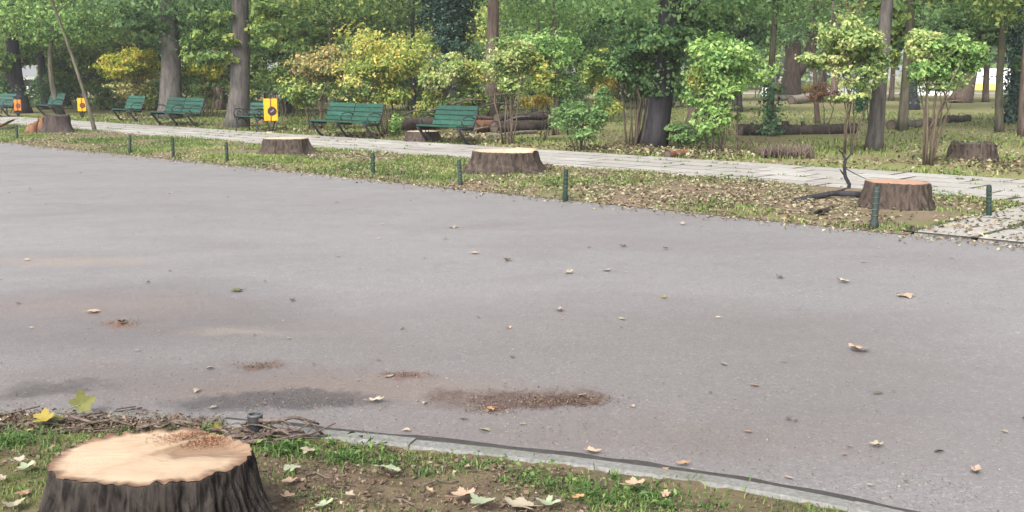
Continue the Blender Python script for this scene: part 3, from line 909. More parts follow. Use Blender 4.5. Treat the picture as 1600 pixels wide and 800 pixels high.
# low bristly stub of a cut hedge
g = G(1225, 248); root = empty('cut_shrub_stub', g)
for k in range(120):
    x, y = rr.uniform(-.52, .52), rr.uniform(-.24, .24); h = rr.uniform(.16, .30)
    mb = MB(); mb.tube([(x, y, -.03), (x + rr.uniform(-.03, .03), y, h * .6), (x + rr.uniform(-.06, .06), y + rr.uniform(-.04, .04), h)], [.020, .017, .012], 5)
    mb.build('stem_stub', M['bark_brown'], root)
tag(root, 'low bristly stub of cut stems at the far path edge', 'cut shrub')

def log(label, p0, p1, r, bark, seed, knobs=0, group='felled logs on the park lawn', lift=None, cat='log', cut='cut_grey'):
    "a felled length between two ground points of the photograph (or world points)"
    rng = np.random.default_rng(seed)
    a = G(*p0) if len(p0) == 2 else np.array(p0, float); b = G(*p1) if len(p1) == 2 else np.array(p1, float)
    a[2] += r * .9; b[2] += r * .9
    if lift: a[2] += lift[0]; b[2] += lift[1]
    root = empty('log', (a + b) / 2 - np.array([0, 0, r * .9]))
    o = np.array(root.location)
    n = 14
    path_ = [p - o for p in bent_path(a, b, n, rng, .012)]
    mb = MB(); rad = [r * (1 + .10 * rng.normal() * .5) * (1 - .12 * i / n) for i in range(n)]
    mb.tube(path_, rad, 16, False, .06, random.Random(seed))
    for k in range(knobs):
        i = int(rng.integers(1, n - 1)); p = path_[i]
        q = p + np.array([rng.normal() * .05, 0, r * 1.0])
        mb.tube([p, q, q + np.array([rng.normal() * .04, 0, r * rng.uniform(.2, .6)])], [r * .45, r * .4, r * .28], 7, True, .15, random.Random(seed + k))
    mb.build('bark', M[bark], root)
    for e, (i, j) in enumerate(((0, 1), (n - 1, n - 2))):
        t = path_[i] - path_[j]; t /= np.linalg.norm(t)
        x = np.cross(t, [0, 0, 1]); x /= np.linalg.norm(x); y = np.cross(x, t)
        V = [path_[i] + t * .004]; rd = [0]
        for rr_ in (.5, 1):
            for k in range(16):
                th = 2 * math.pi * k / 16
                V.append(path_[i] + t * .003 + rad[i] * .97 * rr_ * (x * math.cos(th) + y * math.sin(th))); rd.append(rr_)
        tri = np.array([(0, 1 + k, 1 + (k + 1) % 16) for k in range(16)])
        q = np.array([(1 + k, 17 + k, 17 + (k + 1) % 16, 1 + (k + 1) % 16) for k in range(16)])
        link('cut_end', np_mesh('cut_end', np.array(V), [tri, q], False, {'rad': rd}), M[cut], root)
    tag(root, label, cat, group)
    return root
log('long dark log with knobs lying on the lawn behind the clipped shrubs', (1156, 213), (1336, 209), .165, 'bark_log', 81, 5)
log('thick dark log on the ground left of the single bench', (622, 205), (690, 203), .20, 'bark_log', 82)
log('red-brown split log end just right of the single bench', (738, 209), (768, 206), .19, 'bark_red', 83)
log('thin log lying on top of the split log by the single bench', (742, 204), (800, 199), .09, 'bark_brown', 84, lift=(.30, .26))
log('dark heavy log behind the thin stems right of the single bench', (772, 208), (858, 203), .18, 'bark_log', 85)
log('brown log resting on the dark heavy log', (775, 205), (872, 200), .12, 'bark_log', 86, lift=(.27, .24))
log('slim branch length in front of the dark heavy log', (760, 216), (838, 209), .055, 'bark_pale', 87)
log('short red-brown log piece at the far edge of the path', (1043, 248), (1071, 245), .085, 'bark_red', 88)
log('pale fallen trunk far back on the right lawn', (1236, 163), (1322, 160), .25, 'bark_pale', 89)
log('second pale trunk lying parallel at the street edge', (1200, 158), (1330, 155), .20, 'bark_pale', 90)
log('dark rotting log between the slim trunks on the right lawn', (1392, 203), (1462, 197), .16, 'bark_moss', 91)
log('small dark log piece far back near the leaning trunk', (1478, 193), (1512, 191), .15, 'bark_log', 92)

BRUSH_LABEL = ['thin grey branch lying over the thick dark log end behind the bench', 'brown branch slanting up behind the single bench back', 'dark branch lying across the top of the dark heavy log', 'thin grey branch standing out low in front of the log pile', 'brown branch lying on the ground before the split log', 'dark branch at the right end of the log pile', 'thin grey branch over the left end of the thick dark log', 'topmost brown branch rising from the middle of the log pile']
BRUSH = [(700, 203, 60, .55, .25), (740, 203, 70, .75, .35), (790, 201, 90, .62, .30), (815, 206, 60, .25, .5), (760, 212, 60, .10, .4), (850, 204, 50, .45, .15), (655, 206, 50, .48, .2), (780, 199, 60, .85, .5)]
def stick(name, label, pts, r0, r1, mat, cat='branch', group=None, forks=(), sides=6, seed=0):
    rng = np.random.default_rng(seed)
    base = np.array(pts[0], float).copy(); base[2] = 0
    root_pts = [np.array(p, float) - base for p in pts]
    mb = MB(); n = len(pts)
    mb.tube(root_pts, [r0 + (r1 - r0) * i / (n - 1) for i in range(n)], sides, True, .12, random.Random(seed))
    for i, e, r in forks:
        p = root_pts[i]; e = np.array(e, float)
        mb.tube([p, p + e * .55 + rng.normal(size=3) * .01, p + e], [r, r * .8, r * .35], 5, True, .1, random.Random(seed + i))
    o = mb.build(name, M[mat]); o.location = base
    tag(o, label, cat, group); return o
Yb = G(1322, 302)[1]
A = lambda x, y, dy=0: AT(x, y, Yb + dy)
stick('upright_branch', 'crooked upright branch forked at its tip beside the orange-topped stump', [A(1324, 304), A(1327, 288), A(1321, 276), A(1319, 262), A(1321, 250), A(1317, 240)], .028, .018, 'bark_dark',
      forks=[(4, A(1333, 236) - A(1321, 250), .014), (5, A(1312, 233) - A(1317, 240), .012), (2, A(1312, 264) - A(1321, 276), .013), (3, A(1354, 280) - A(1319, 262), .008)], seed=2)
gz = lambda x, y, z: G(x, y, z)
stick('fallen_branch', 'long dark branch lying on the verge left of the orange-topped stump', [gz(1242, 313, .07), gz(1272, 308, .10), gz(1300, 302, .12), gz(1330, 303, .12), gz(1352, 305, .09)], .03, .045, 'bark_dark', forks=[(2, (.25, .2, .05), .018)], seed=3)
stick('fallen_branch', 'pale curved branch on the leaf litter left of the right-hand bollard', [gz(1268, 330, .06), gz(1282, 331, .10), gz(1300, 325, .06)], .035, .025, 'bark_pale', seed=4)
for k, (bx_, by_, w_, z_, up_) in enumerate(BRUSH):
    g = G(bx_, by_); w_ = w_ * PX(g[1]); rb = random.Random(k)
    pts = [g + np.array([-w_ / 2, 0, z_]), g + np.array([-w_ * .15, rb.uniform(-.15, .15), z_ + up_ * .25 + rb.uniform(0, .08)]), g + np.array([w_ * .2, 0, z_ + up_ * .4]), g + np.array([w_ / 2, rb.uniform(-.1, .1), z_ + up_ * rb.uniform(.2, 1)])]
    stick('brush_branch', BRUSH_LABEL[k], pts, .035, .012, ('bark_grey', 'bark_brown', 'bark_log')[k % 3], group='brush on the log pile',
          forks=[(1, (rb.uniform(.1, .4), .1, rb.uniform(.05, .3)), .014), (2, (rb.uniform(-.2, .3), -.1, rb.uniform(.1, .35)), .012)], seed=200 + k)
# branches at the far left beside the broken stump
for k, (lab, pts, r) in enumerate([
    ('reddish cut branch lying crosswise at the left end of the verge', [(-12, 200, .12), (2, 196, .18), (16, 190, .22), (22, 187, .30)], .05),
    ('thick reddish branch lying lowest at the left end of the verge', [(-14, 204, .08), (6, 202, .08), (26, 200, .10)], .08),
    ('short reddish branch between the left branches and the broken stump', [(30, 201, .06), (44, 199, .06)], .04)]):
    stick('cut_branch', lab, [gz(*p) for p in pts], r, r * .6, 'bark_red' if k != 1 else 'bark_brown', group='cut branches by the broken stump', seed=10 + k)

# ================================================================== BENCHES
def slat(L, w, t, c, ang, name, mat, parent):
    mb = MB(); mb.box(c, (L, w, t), Matrix.Rotation(ang, 3, 'X'), .006)
    return mb.build(name, mat, parent)

def bench(label, px, py, secs, L, paint='bench_green', rot=0.0, seed=0, skip_last=False):
    "cantilever bench: px, py is the ground below the middle of the seat's front edge"
    rr_ = random.Random(seed)
    g = G(px, py)
    root = empty('park_bench', g, ROAD_ROT + rot)
    tot = L * secs
    fx = [-tot / 2 + i * L for i in range(secs + 1)]
    for i, x in enumerate(fx):
        x = x + (.03 if i == 0 else (-.03 if i == secs else 0))
        mb = MB()
        leg = [(x, -.02, .40), (x, .06, .33), (x, .17, .20), (x, .27, .08), (x, .40, .025), (x, .58, .022)]
        if not (skip_last and i == secs):
            mb.tube(leg, [.036, .034, .032, .034, .036, .028], 8)
            mb.build('leg', M['iron'], root); mb = MB()
        mb.tube([(x, -.02, .405), (x, .20, .385), (x, .46, .37)], [.026, .026, .03], 8)
        mb.tube([(x, .46, .36), (x, .52, .52), (x, .60, .70), (x, .66, .86)], [.03, .026, .024, .02], 8)
        sc = [(x, .30 + .09 * math.cos(a) * (1 - a / 9), .29 + .09 * math.sin(a) * (1 - a / 9)) for a in np.linspace(1.2, 6.6, 12)]
        mb.tube(sc, .014, 6)
        mb.build('frame', M['iron'], root)
        mb = MB()
        arm = [(x, .555, .60), (x, .45, .655), (x, .30, .665), (x, .17, .63), (x, .10, .56), (x, .13, .50), (x, .18, .47), (x, .16, .41)]
        mb.tube(arm, .014, 6); mb.build('armrest', M['iron'], root)
    for j in range(secs):
        xc = -tot / 2 + (j + .5) * L
        for k in range(4):
            y = .0 + k * .125
            slat(L - .045, .112, .034, (xc, y, .445 - k * .011 + rr_.uniform(-.003, .003)), -.09 + (.5 if k == 0 else 0) * .3, 'seat_slat', M[paint], root)
        for k in range(4):
            f = k * .122
            slat(L - .045, .110, .030, (xc, .485 + f * .40, .505 + f * .93), math.radians(67), 'back_slat', M[paint], root)
    tag(root, label, 'bench', 'park benches along the path')
    return root
bench('double green slatted bench in the middle of the picture', 527, 217, 2, 1.13, seed=1, skip_last=False)
bench('single green slatted bench in front of the cream-topped stump', 684, 227, 1, 1.42, seed=2)
bench('double green slatted bench in front of the wide grey trunk', 264, 198, 2, 1.12, seed=3)
bench('small single green bench with brown litter heaped under it', 189, 191, 1, 1.2, seed=4)
bench('dark bench half hidden behind the broken stump', 68, 182, 1, 1.3, 'bench_dark', seed=5)
bench('dark bench cut by the left edge of the picture', -10, 183, 1, 1.5, 'bench_dark', seed=6)
# classic bench with scrolled iron ends
g = G(386, 208); root = empty('iron_bench', g, ROAD_ROT + .15)
for x in (-.42, .42):
    mb = MB()
    mb.tube([(x, -.04, 0), (x, -.02, .10), (x, .02, .22), (x, .0, .34), (x, -.04, .42)], [.022, .018, .018, .02, .022], 8); mb.build('leg', M['iron'], root)
    mb = MB(); mb.tube([(x, .02, .36), (x, .20, .42), (x, .34, .34), (x, .46, .12), (x, .52, 0)], [.02, .022, .022, .02, .024], 8); mb.build('leg', M['iron'], root)
    mb = MB(); mb.tube([(x, -.06, .44), (x, .2, .42), (x, .46, .41)], .02, 8); mb.tube([(x, .44, .41), (x, .52, .62), (x, .58, .86)], .02, 8); mb.build('frame', M['iron'], root)
    mb = MB(); mb.tube([(x, -.05, .44), (x, -.10, .56), (x, -.06, .66), (x, .10, .68), (x, .30, .65), (x, .52, .66)], .017, 8)
    mb.tube([(x, .10 + .07 * math.cos(a), .55 + .07 * math.sin(a)) for a in np.linspace(0, 6.28, 12)], .011, 6)
    mb.tube([(x, .30 + .07 * math.cos(a), .54 + .07 * math.sin(a)) for a in np.linspace(0, 6.28, 12)], .011, 6); mb.build('armrest', M['iron'], root)
for k in range(4): slat(.90, .105, .03, (0, .02 + k * .12, .465 - k * .01), -.06, 'seat_slat', M['bench_dark'], root)
for k in range(3): slat(.90, .10, .03, (0, .50 + k * .035, .56 + k * .115), math.radians(70), 'back_slat', M['bench_dark'], root)
tag(root, 'dark bench with scrolled iron armrests in front of the pale trunk', 'bench', 'park benches along the path')

# ================================================================== LITTER BINS
def bin_(label, px, py, paint, ring, s=1.0, rz=0.0, foot=True):
    g = G(px, py); root = empty('litter_bin', g, rz)
    mb = MB(); mb.box((0, 0, .66 * s), (.36 * s, .30 * s, .62 * s), None, .02); body = mb.build('body', M[paint], root)
    mb = MB(); mb.box((0, 0, .975 * s), (.30 * s, .25 * s, .012)); mb.build('opening', M['iron'], root)
    mb = MB()
    mb.tube([(.0, -.155 * s, .30 * s), (.0, -.16 * s, .7 * s), (0, -.155 * s, 1.12 * s)], .011, 6)
    mb.build('front_strap', M['iron'], root)
    for sx in (-1, 1):
        mb = MB(); mb.tube([(sx * .15 * s, 0, .95 * s), (sx * .15 * s, 0, 1.13 * s)], .013, 6); mb.build('hood_post', M['iron'], root)
        mb = MB(); mb.tube([(sx * .11 * s, 0, .36 * s), (sx * .03 * s, 0, .05 * s)], .02, 6); mb.build('leg', M['iron'], root)
    mb = MB(); V = []
    n = 9
    for i in range(n):
        a = -1 + 2 * i / (n - 1)
        for y in (-.17, .17):
            V.append((a * .24 * s, y * s, (1.17 - .05 * a * a) * s))
    for i in range(n):
        a = -1 + 2 * i / (n - 1)
        for y in (-.17, .17):
            V.append((a * .24 * s, y * s, (1.145 - .05 * a * a) * s))
    Fs = []
    for i in range(n - 1):
        Fs += [(2 * i, 2 * i + 2, 2 * i + 3, 2 * i + 1), (2 * n + 2 * i, 2 * n + 2 * i + 1, 2 * n + 2 * i + 3, 2 * n + 2 * i + 2),
               (2 * i, 2 * n + 2 * i, 2 * n + 2 * i + 2, 2 * i + 2), (2 * i + 1, 2 * i + 3, 2 * n + 2 * i + 3, 2 * n + 2 * i + 1)]
    Fs += [(0, 1, 2 * n + 1, 2 * n), (2 * n - 2, 4 * n - 2, 4 * n - 1, 2 * n - 1)]
    mb.add(V, Fs); mb.build('hood', M['iron'], root)
    # round emblem on the front: dark disc, ring and a pale slanting mark
    def disc(r, y, cx=0, cz=.63, n=24, th=.006):
        m_ = MB(); V = [(cx * s + r * s * math.cos(2 * math.pi * k / n), y * s - q, cz * s + r * s * math.sin(2 * math.pi * k / n)) for q in (0, th) for k in range(n)]
        m_.add(V, [tuple(range(n, 2 * n)), tuple(reversed(range(n)))] + [(k, (k + 1) % n, n + (k + 1) % n, n + k) for k in range(n)]); return m_
    e = disc(.125, -.151, .035).build('emblem', M['emblem_dark'], body)
    disc(.088, -.158, .035).build('emblem_disc', M[ring], body)
    mb = MB(); mb.box((.04 * s, -.168 * s, .635 * s), (.11 * s, .006, .035 * s), Matrix.Rotation(-.6, 3, 'Y')); mb.build('emblem_mark', M['emblem_grey'] if ring == 'emblem_dark' else M['emblem_dark'], body)
    if foot:
        mb = MB(); mb.lathe([(.17 * s, -.02), (.17 * s, .03), (.13 * s, .055), (.03, .06)], 14); mb.build('foot', M['concrete_foot'], root)
    else:
        mb = MB(); mb.tube([(0, 0, -.02), (0, 0, .36 * s)], .03, 8); mb.build('post', M['iron'], root)
    tag(root, label, 'litter bin', 'litter bins along the path')
bin_('yellow litter bin with dark round emblem beside the iron bench', 424, 209, 'bin_yellow', 'emblem_dark', 1.0, .25)
bin_('yellow litter bin with red-brown emblem behind the leaning sapling', 129, 186, 'bin_yellow', 'emblem_red', .80, .35, False)
bin_('orange litter bin in front of the dark trunk at the left', 29, 183, 'bin_orange', 'emblem_red', .70, .3, False)

# ================================================================== BOLLARDS
def bollard(label, px, py, top_y, tilt=0.0, paint='bollard_green', wide=False, r=.029):
    g = G(px, py); H = (py - top_y) * PX(g[1])
    root = empty('bollard', (g[0], g[1], .02)); root.rotation_euler = (random.Random(px).uniform(-.06, .06), tilt, random.Random(px).uniform(0, 3))
    b = 1.32 if wide else 1.1
    mb = MB(); mb.lathe([(r * b, -.06), (r * b, .05), (r * 1.05, .09), (r, .12), (r, H - .035), (r * .92, H - .015), (r * .6, H - .002), (.004, H)], 16); mb.build('post', M[paint], root)
    n = 5
    for k in range(n):
        z = .13 + (H - .19) * k / (n - 1)
        mb = MB(); mb.lathe([(r * 1.0, z - .009), (r * 1.10, z - .005), (r * 1.10, z + .005), (r, z + .009)], 16); mb.build('ring', M['bollard_ring'], root)
    tag(root, label, 'bollard', 'green bollards along the road edge')
bollard('tiny bollard at the left edge of the picture in front of the cut branches', 27, 221, 197, 0)
bollard('green bollard nearest the leaning sapling', 203, 241, 213, .06, 'bollard_green', True)
bollard('green ringed bollard between the sapling and the flared stump, left of two', 271, 248, 217, .02)
bollard('green ringed bollard just left of the low flared stump', 355, 256, 224, .01)
bollard('green ringed bollard in front of the gap between the two benches', 583, 277, 241, .05)
bollard('leaning green bollard just left of the broad ribbed stump', 720, 293, 252, .17)
bollard('slightly leaning dark green bollard right of the broad ribbed stump', 883, 315, 266, -.09, 'bollard_green', True)
bollard('large grey-green domed bollard in front of the orange-topped stump', 1365, 359, 294, -.03, 'bollard_dark', True, .035)
bollard('plain green bollard at the right end of the verge', 1545, 341, 291, -.06)

# short hollow bollard sleeve by the near kerb
p = G(400, 690); root = empty('bollard_sleeve', (p[0], p[1], .02))
mb = MB(); mb.lathe([(.033, -.05), (.033, .102), (.031, .106), (.026, .106), (.024, .100), (.023, .02), (.002, .018)], 20); mb.build('sleeve', M['iron'], root)
mb = MB(); mb.lathe([(.0335, .096), (.0348, .099), (.0348, .107), (.031, .109), (.027, .107), (.027, .097)], 20); mb.build('rim', M['rim_grey'], root)
tag(root, 'short hollow dark bollard sleeve with grey rim by the near kerb', 'bollard')

# ================================================================== TREES
T = tree
# trunks that show clearly
T('dark straight trunk at the left behind the orange bin', 38, 178, 23, 11, 'bark_dark', 'leaf_mid', 3.0, 4.2, 9000, lean=-.02, seed=101, leaf=.17, boughs=[(60, 38, 90, 34, 2200), (20, 88, 34, 26, 700)])
T('wide grey-brown trunk behind the left double bench', 264, 186, 35, 13, 'bark_grey', 'leaf_deep', 3.6, 4.5, 9000, seed=102, leaf=.16, ivy=(2.3, 5.5, 500, 'ivy_green', .22), boughs=[(215, 30, 60, 40, 1500), (318, 40, 46, 38, 1200)])
T('pale grey trunk behind the iron bench, leaning right', 369, 201, 34, 13, 'bark_grey', 'leaf_mid', 4.0, 3.8, 7000, lean=.045, seed=103, leaf=.15, extra=[((-.45, -.7, 2.35), (.85, .5, .5), 900)], boughs=[(335, 30, 50, 36, 900), (430, 35, 50, 36, 1200)])
T('thin leaning sapling at the left end of the grass verge', 149, 207, 5.5, 6.5, 'bark_moss', 'leaf_mid', 3.4, 1.6, 1800, lean=-.26, seed=104, leaf=.13, limbs=5)
T('reddish-brown trunk rising above the shrubs right of the ivy tree', 766, 196, 24, 12, 'bark_brown', 'leaf_mid', 4.6, 3.5, 7000, lean=.03, seed=105, leaf=.15)
T('dark blue-green ivy-covered tree behind the middle shrubs', 706, 186, 26, 11, 'bark_dark', 'ivy', 4.0, 2.0, 5000, seed=106, ivy=(1.2, 9, 3000, 'ivy', .5), leaf=.13, boughs=[(702, 50, 44, 46, 5200), (708, 8, 46, 36, 3000)])
T('black-based leaning trunk at the far edge of the path', 1018, 230, 42, 12, 'bark_dark', 'leaf_deep', 2.7, 3.4, 9000, lean=.085, seed=107, leaf=.13, fork=(1.9, .5, .7), ivy=(1.15, 1.9, 350, 'leaf_deep', .5), boughs=[(1042, 104, 46, 26, 1100), (1000, 50, 80, 36, 1600), (1085, 40, 60, 36, 1200)])
T('slim brown trunk right of the black-based trunk', 1072, 205, 16, 10, 'bark_brown', 'leaf_mid', 3.0, 2.6, 5000, seed=108, leaf=.14)
T('forked grey-brown trunk far back on the right lawn', 1234, 155, 30, 14, 'bark_brown', 'leaf_deep', 4.2, 5.0, 7000, seed=109, fork=(1.4, 1.6, .75), leaf=.24)
T('smooth grey-green trunk behind the rounded clipped shrub on the right', 1364, 237, 24, 12, 'bark_grey', 'leaf_mid', 4.2, 3.2, 6000, lean=.03, seed=110, leaf=.14, boughs=[(1400, 12, 60, 20, 700)])
T('slim mossy trunk between the two clipped shrubs on the right', 1410, 205, 15, 11, 'bark_moss', 'leaf_mid', 3.4, 3.0, 6000, lean=.01, seed=111, leaf=.15, boughs=[(1420, 50, 50, 40, 1300), (1390, 100, 20, 26, 300)])
T('dark trunk behind the slim mossy trunk', 1425, 172, 21, 12, 'bark_dark', 'leaf_deep', 3.2, 4.0, 6000, lean=.04, seed=112, leaf=.2, ivy=(.3, 3, 700, 'ivy', .12))
T('thick brown trunk leaning right beside the white hoarding', 1500, 161, 30, 13, 'bark_brown', 'leaf_mid', 4.4, 4.5, 6000, lean=.10, seed=113, leaf=.22)
T('slim bare trunk in front of the ivy-covered trunk at the right', 1562, 207, 12, 11, 'bark_moss', 'leaf_mid', 3.2, 2.4, 5000, seed=114, leaf=.15)
T('ivy-covered trunk at the right in front of the white hoarding', 1577, 194, 18, 11, 'bark_dark', 'leaf_deep', 3.2, 3.0, 6000, lean=-.07, seed=115, ivy=(.0, 6, 4200, 'ivy', .2), leaf=.16, boughs=[(1530, 40, 60, 32, 1500), (1590, 85, 30, 34, 700)])
T('brown trunk cut by the right edge of the picture', 1598, 214, 13, 10, 'bark_brown', 'leaf_mid', 2.8, 2.4, 5000, seed=116, leaf=.14)
T('thin crooked forked tree with a few orange leaves on the right lawn', 1278, 193, 8, 5, 'bark_brown', 'leaf_deep', 2.6, 1.2, 900, lean=-.10, seed=117, fork=(.9, .5, .8), leaf=.13, limbs=5)
T('slender dark stem behind the bright green shrub', 1205, 214, 12, 8, 'bark_moss', 'leaf_deep', 2.9, 2.2, 4500, seed=118, leaf=.13, ivy=(.1, 1.4, 500, 'ivy_green', .2))
T('dark slanting trunk in the thicket left of the ivy tree', 560, 178, 13, 10, 'bark_dark', 'leaf_deep', 3.2, 3.6, 8000, lean=.12, seed=119, leaf=.17, fork=(2.2, 1.5, .7))
T('slender upright trunk just left of the ivy tree', 648, 181, 8, 10, 'bark_dark', 'leaf_mid', 3.6, 2.6, 4000, seed=120, leaf=.16)
T('thin pale trunk between the pale shrub and the dark shrub', 872, 190, 9, 10, 'bark_pale', 'leaf_fresh', 3.0, 2.8, 5000, lean=-.04, seed=121, leaf=.14)
T('thin dark trunk left of the pale clipped shrub in the middle', 838, 182, 10, 11, 'bark_moss', 'leaf_fresh', 3.6, 3.2, 5000, lean=.06, seed=122, leaf=.16)
T('broad pale trunk far back at the left edge', 12, 164, 26, 13, 'bark_pale', 'leaf_deep', 3.2, 4.4, 6000, seed=123, leaf=.2)
T('dark trunk in the thicket right of the orange bin', 72, 172, 12, 10, 'bark_dark', 'leaf_mid', 2.6, 3.6, 7000, seed=124, leaf=.17)
T('slim grey trunk just left of the yellow bin by the sapling', 99, 181, 9, 9, 'bark_moss', 'leaf_fresh', 2.8, 2.6, 6000, seed=125, leaf=.15)
T('thick dark trunk between the two wide trunks on the left', 342, 172, 19, 12, 'bark_brown', 'leaf_deep', 3.4, 3.8, 6000, seed=126, leaf=.18)
T('brown trunk in the gap right of the yellow bin by the iron bench', 452, 178, 14, 11, 'bark_dark', 'leaf_deep', 2.6, 3.8, 8000, seed=127, leaf=.17)
T('slim grey trunk standing in the middle thicket behind the double bench', 520, 186, 10, 10, 'bark_moss', 'leaf_mid', 3.2, 3.2, 6000, seed=128, leaf=.15, boughs=[(480, 60, 70, 40, 1600)])
T('pale-barked trunk in the undergrowth left of the wide grey-brown trunk', 170, 172, 11, 11, 'bark_pale', 'leaf_mid', 2.4, 4.0, 9000, seed=129, leaf=.17, boughs=[(150, 85, 60, 40, 1800)])
T('slim trunk behind the yellow shrub on the left', 222, 170, 10, 10, 'bark_brown', 'leaf_mid', 2.8, 3.6, 8000, seed=130, leaf=.17)
T('dark trunk in the shade behind the bright green shrub', 1152, 176, 15, 12, 'bark_dark', 'leaf_deep', 3.4, 4.2, 8000, seed=131, leaf=.19, boughs=[(1170, 50, 60, 50, 1800)])
T('slim trunk behind the thin stems right of the logs', 905, 172, 12, 12, 'bark_brown', 'leaf_deep', 2.6, 4.0, 9000, seed=132, leaf=.18, boughs=[(905, 90, 70, 50, 2400)])
T('far trunk seen between the black-based trunk and the dark shrub', 965, 165, 12, 12, 'bark_moss', 'leaf_deep', 3.0, 4.6, 8000, seed=133, leaf=.22)
T('far slim trunk left of the rounded clipped shrub', 1300, 160, 12, 12, 'bark_brown', 'leaf_olive', 5.2, 3.4, 4000, seed=134, leaf=.22)
T('small trunk far back between the slim mossy trunk and the leaning trunk', 1392, 158, 8, 11, 'bark_brown', 'leaf_mid', 4.0, 4.0, 5000, seed=135, leaf=.22)

# ================================================================== SHRUBS
S = shrub
S('leftmost yellow clipped shrub in front of the thicket', 205, 184, [(203, 104, 46, 28, 2600), (200, 140, 44, 18, 500, 'leaf_olive'), (228, 150, 12, 22, 260, 'leaf_yellowgreen')], 'leaf_yellow', .13, 9, .9, 201)
S('yellow-green clipped shrub between the two wide trunks', 322, 184, [(320, 104, 34, 20, 1500), (322, 130, 30, 8, 160, 'leaf_mid')], 'leaf_yellow', .13, 7, .8, 202, tint0=-.12)
S('yellow-brown clipped shrub behind the double bench', 500, 205, [(512, 98, 46, 26, 1700), (478, 135, 36, 34, 800, 'leaf_mid'), (510, 148, 34, 26, 420, 'leaf_pale')], 'leaf_olive', .11, 10, .8, 203, tint0=.15)
S('largest yellow-green shrub beside the right end of the double bench', 612, 214, [(606, 100, 58, 44, 3300), (612, 150, 44, 18, 600), (616, 188, 17, 24, 420, 'leaf_fresh'), (575, 120, 24, 30, 500, 'leaf_pale')], 'leaf_yellowgreen', .105, 9, .6, 204, tint0=.1)
S('green and yellow shrub behind the thick dark log', 690, 202, [(690, 118, 34, 26, 1100, 'leaf_pale'), (672, 150, 30, 26, 500, 'leaf_yellowgreen'), (700, 150, 26, 22, 350, 'leaf_mid')], 'leaf_pale', .11, 8, .8, 205)
S('low yellow-green shrub left of the reddish-brown trunk', 742, 200, [(738, 118, 34, 24, 1200), (745, 152, 34, 22, 600, 'leaf_mid')], 'leaf_yellowgreen', .11, 8, .7, 206, tint0=.05)
S('pale green shrub on a bundle of stems above the broad ribbed stump', 795, 226, [(802, 92, 38, 26, 1500), (790, 128, 30, 24, 500), (840, 105, 26, 24, 420, 'leaf_yellowgreen')], 'leaf_pale', .095, 8, .35, 207)
S('fresh green shrub behind the pale green shrub', 862, 212, [(860, 80, 44, 32, 1800), (850, 125, 34, 30, 700, 'leaf_mid')], 'leaf_fresh', .10, 6, .5, 208)
S('small sapling with golden leaves in front of the logs', 846, 220, [(848, 152, 24, 16, 380), (846, 136, 14, 14, 120, 'leaf_yellowgreen')], 'leaf_gold', .085, 3, .2, 209, stem_r=.014)
S('dark green tall shrub left of the black-based trunk', 990, 231, [(978, 88, 46, 36, 1700), (1000, 120, 36, 28, 800), (940, 105, 34, 30, 800, 'leaf_mid')], 'leaf_deep', .10, 9, .35, 210, 'stem_dark', .03, tint0=.1)
S('low dark green bush at the far path edge', 905, 238, [(895, 180, 28, 22, 800), (935, 172, 24, 26, 600), (915, 205, 28, 16, 260)], 'leaf_deep', .075, 8, .35, 211, 'stem_dark', .018, tint0=.2)
S('golden-yellow shrub far back left of the dark shrub', 950, 192, [(948, 136, 24, 18, 560), (952, 165, 20, 18, 280, 'leaf_yellowgreen')], 'leaf_gold', .13, 6, .7, 212)
S('bright green shrub with big leaves right of the black-based trunk', 1128, 243, [(1135, 92, 50, 36, 1500), (1120, 132, 44, 24, 620), (1100, 120, 22, 34, 260, 'leaf_yellowgreen'), (1135, 168, 36, 30, 300), (1110, 190, 26, 22, 160)], 'leaf_fresh', .105, 11, .7, 213, stem_r=.02, tint0=.08)
S('rounded pale green shrub on thin bare stems at the right', 1325, 243, [(1330, 66, 58, 26, 2100), (1316, 94, 50, 20, 800), (1365, 98, 26, 22, 380), (1340, 120, 36, 16, 220), (1325, 150, 30, 14, 70)], 'leaf_pale', .10, 6, .3, 214, stem_r=.024, tint0=-.05)
S('rightmost clipped shrub with spreading bare stems', 1448, 260, [(1455, 78, 38, 30, 1300), (1495, 86, 48, 26, 1100, 'leaf_fresh'), (1440, 108, 34, 24, 420, 'leaf_fresh'), (1470, 135, 34, 18, 130, 'leaf_fresh')], 'leaf_pale', .092, 9, .55, 215, stem_r=.026, tint0=-.02)
S('dry orange-brown leafy sapling on the right lawn', 1290, 196, [(1280, 142, 18, 12, 150), (1300, 150, 17, 12, 120)], 'leaf_orange', .11, 4, .3, 216, 'stem_dark', .016)
S('green undergrowth shrub behind the orange bin', 5, 178, [(6, 140, 30, 24, 900)], 'leaf_deep', .13, 7, .9, 217, 'stem_dark')
S('leafy green bush left of the yellow bin by the sapling', 92, 176, [(90, 140, 30, 26, 900), (85, 118, 26, 18, 350, 'leaf_mid')], 'leaf_deep', .14, 8, .9, 218, 'stem_dark')
S('mid-green bush right of the leaning sapling', 160, 172, [(160, 118, 32, 34, 1300), (140, 90, 28, 24, 600)], 'leaf_mid', .15, 8, .9, 219, 'stem_dark')
S('green bush in the thicket right of the pale grey trunk', 440, 184, [(432, 128, 26, 32, 900), (455, 150, 22, 28, 500, 'leaf_deep')], 'leaf_mid', .13, 8, .8, 220, 'stem_dark')
S('shaded bush behind the middle of the double bench', 545, 190, [(545, 150, 30, 30, 900)], 'leaf_deep', .11, 8, .8, 221, 'stem_dark')
S('deep green bush behind the broad ribbed stump logs', 885, 190, [(885, 138, 38, 30, 1500), (840, 125, 30, 28, 900, 'leaf_mid')], 'leaf_deep', .12, 8, .9, 222, 'stem_dark', tint0=.15)
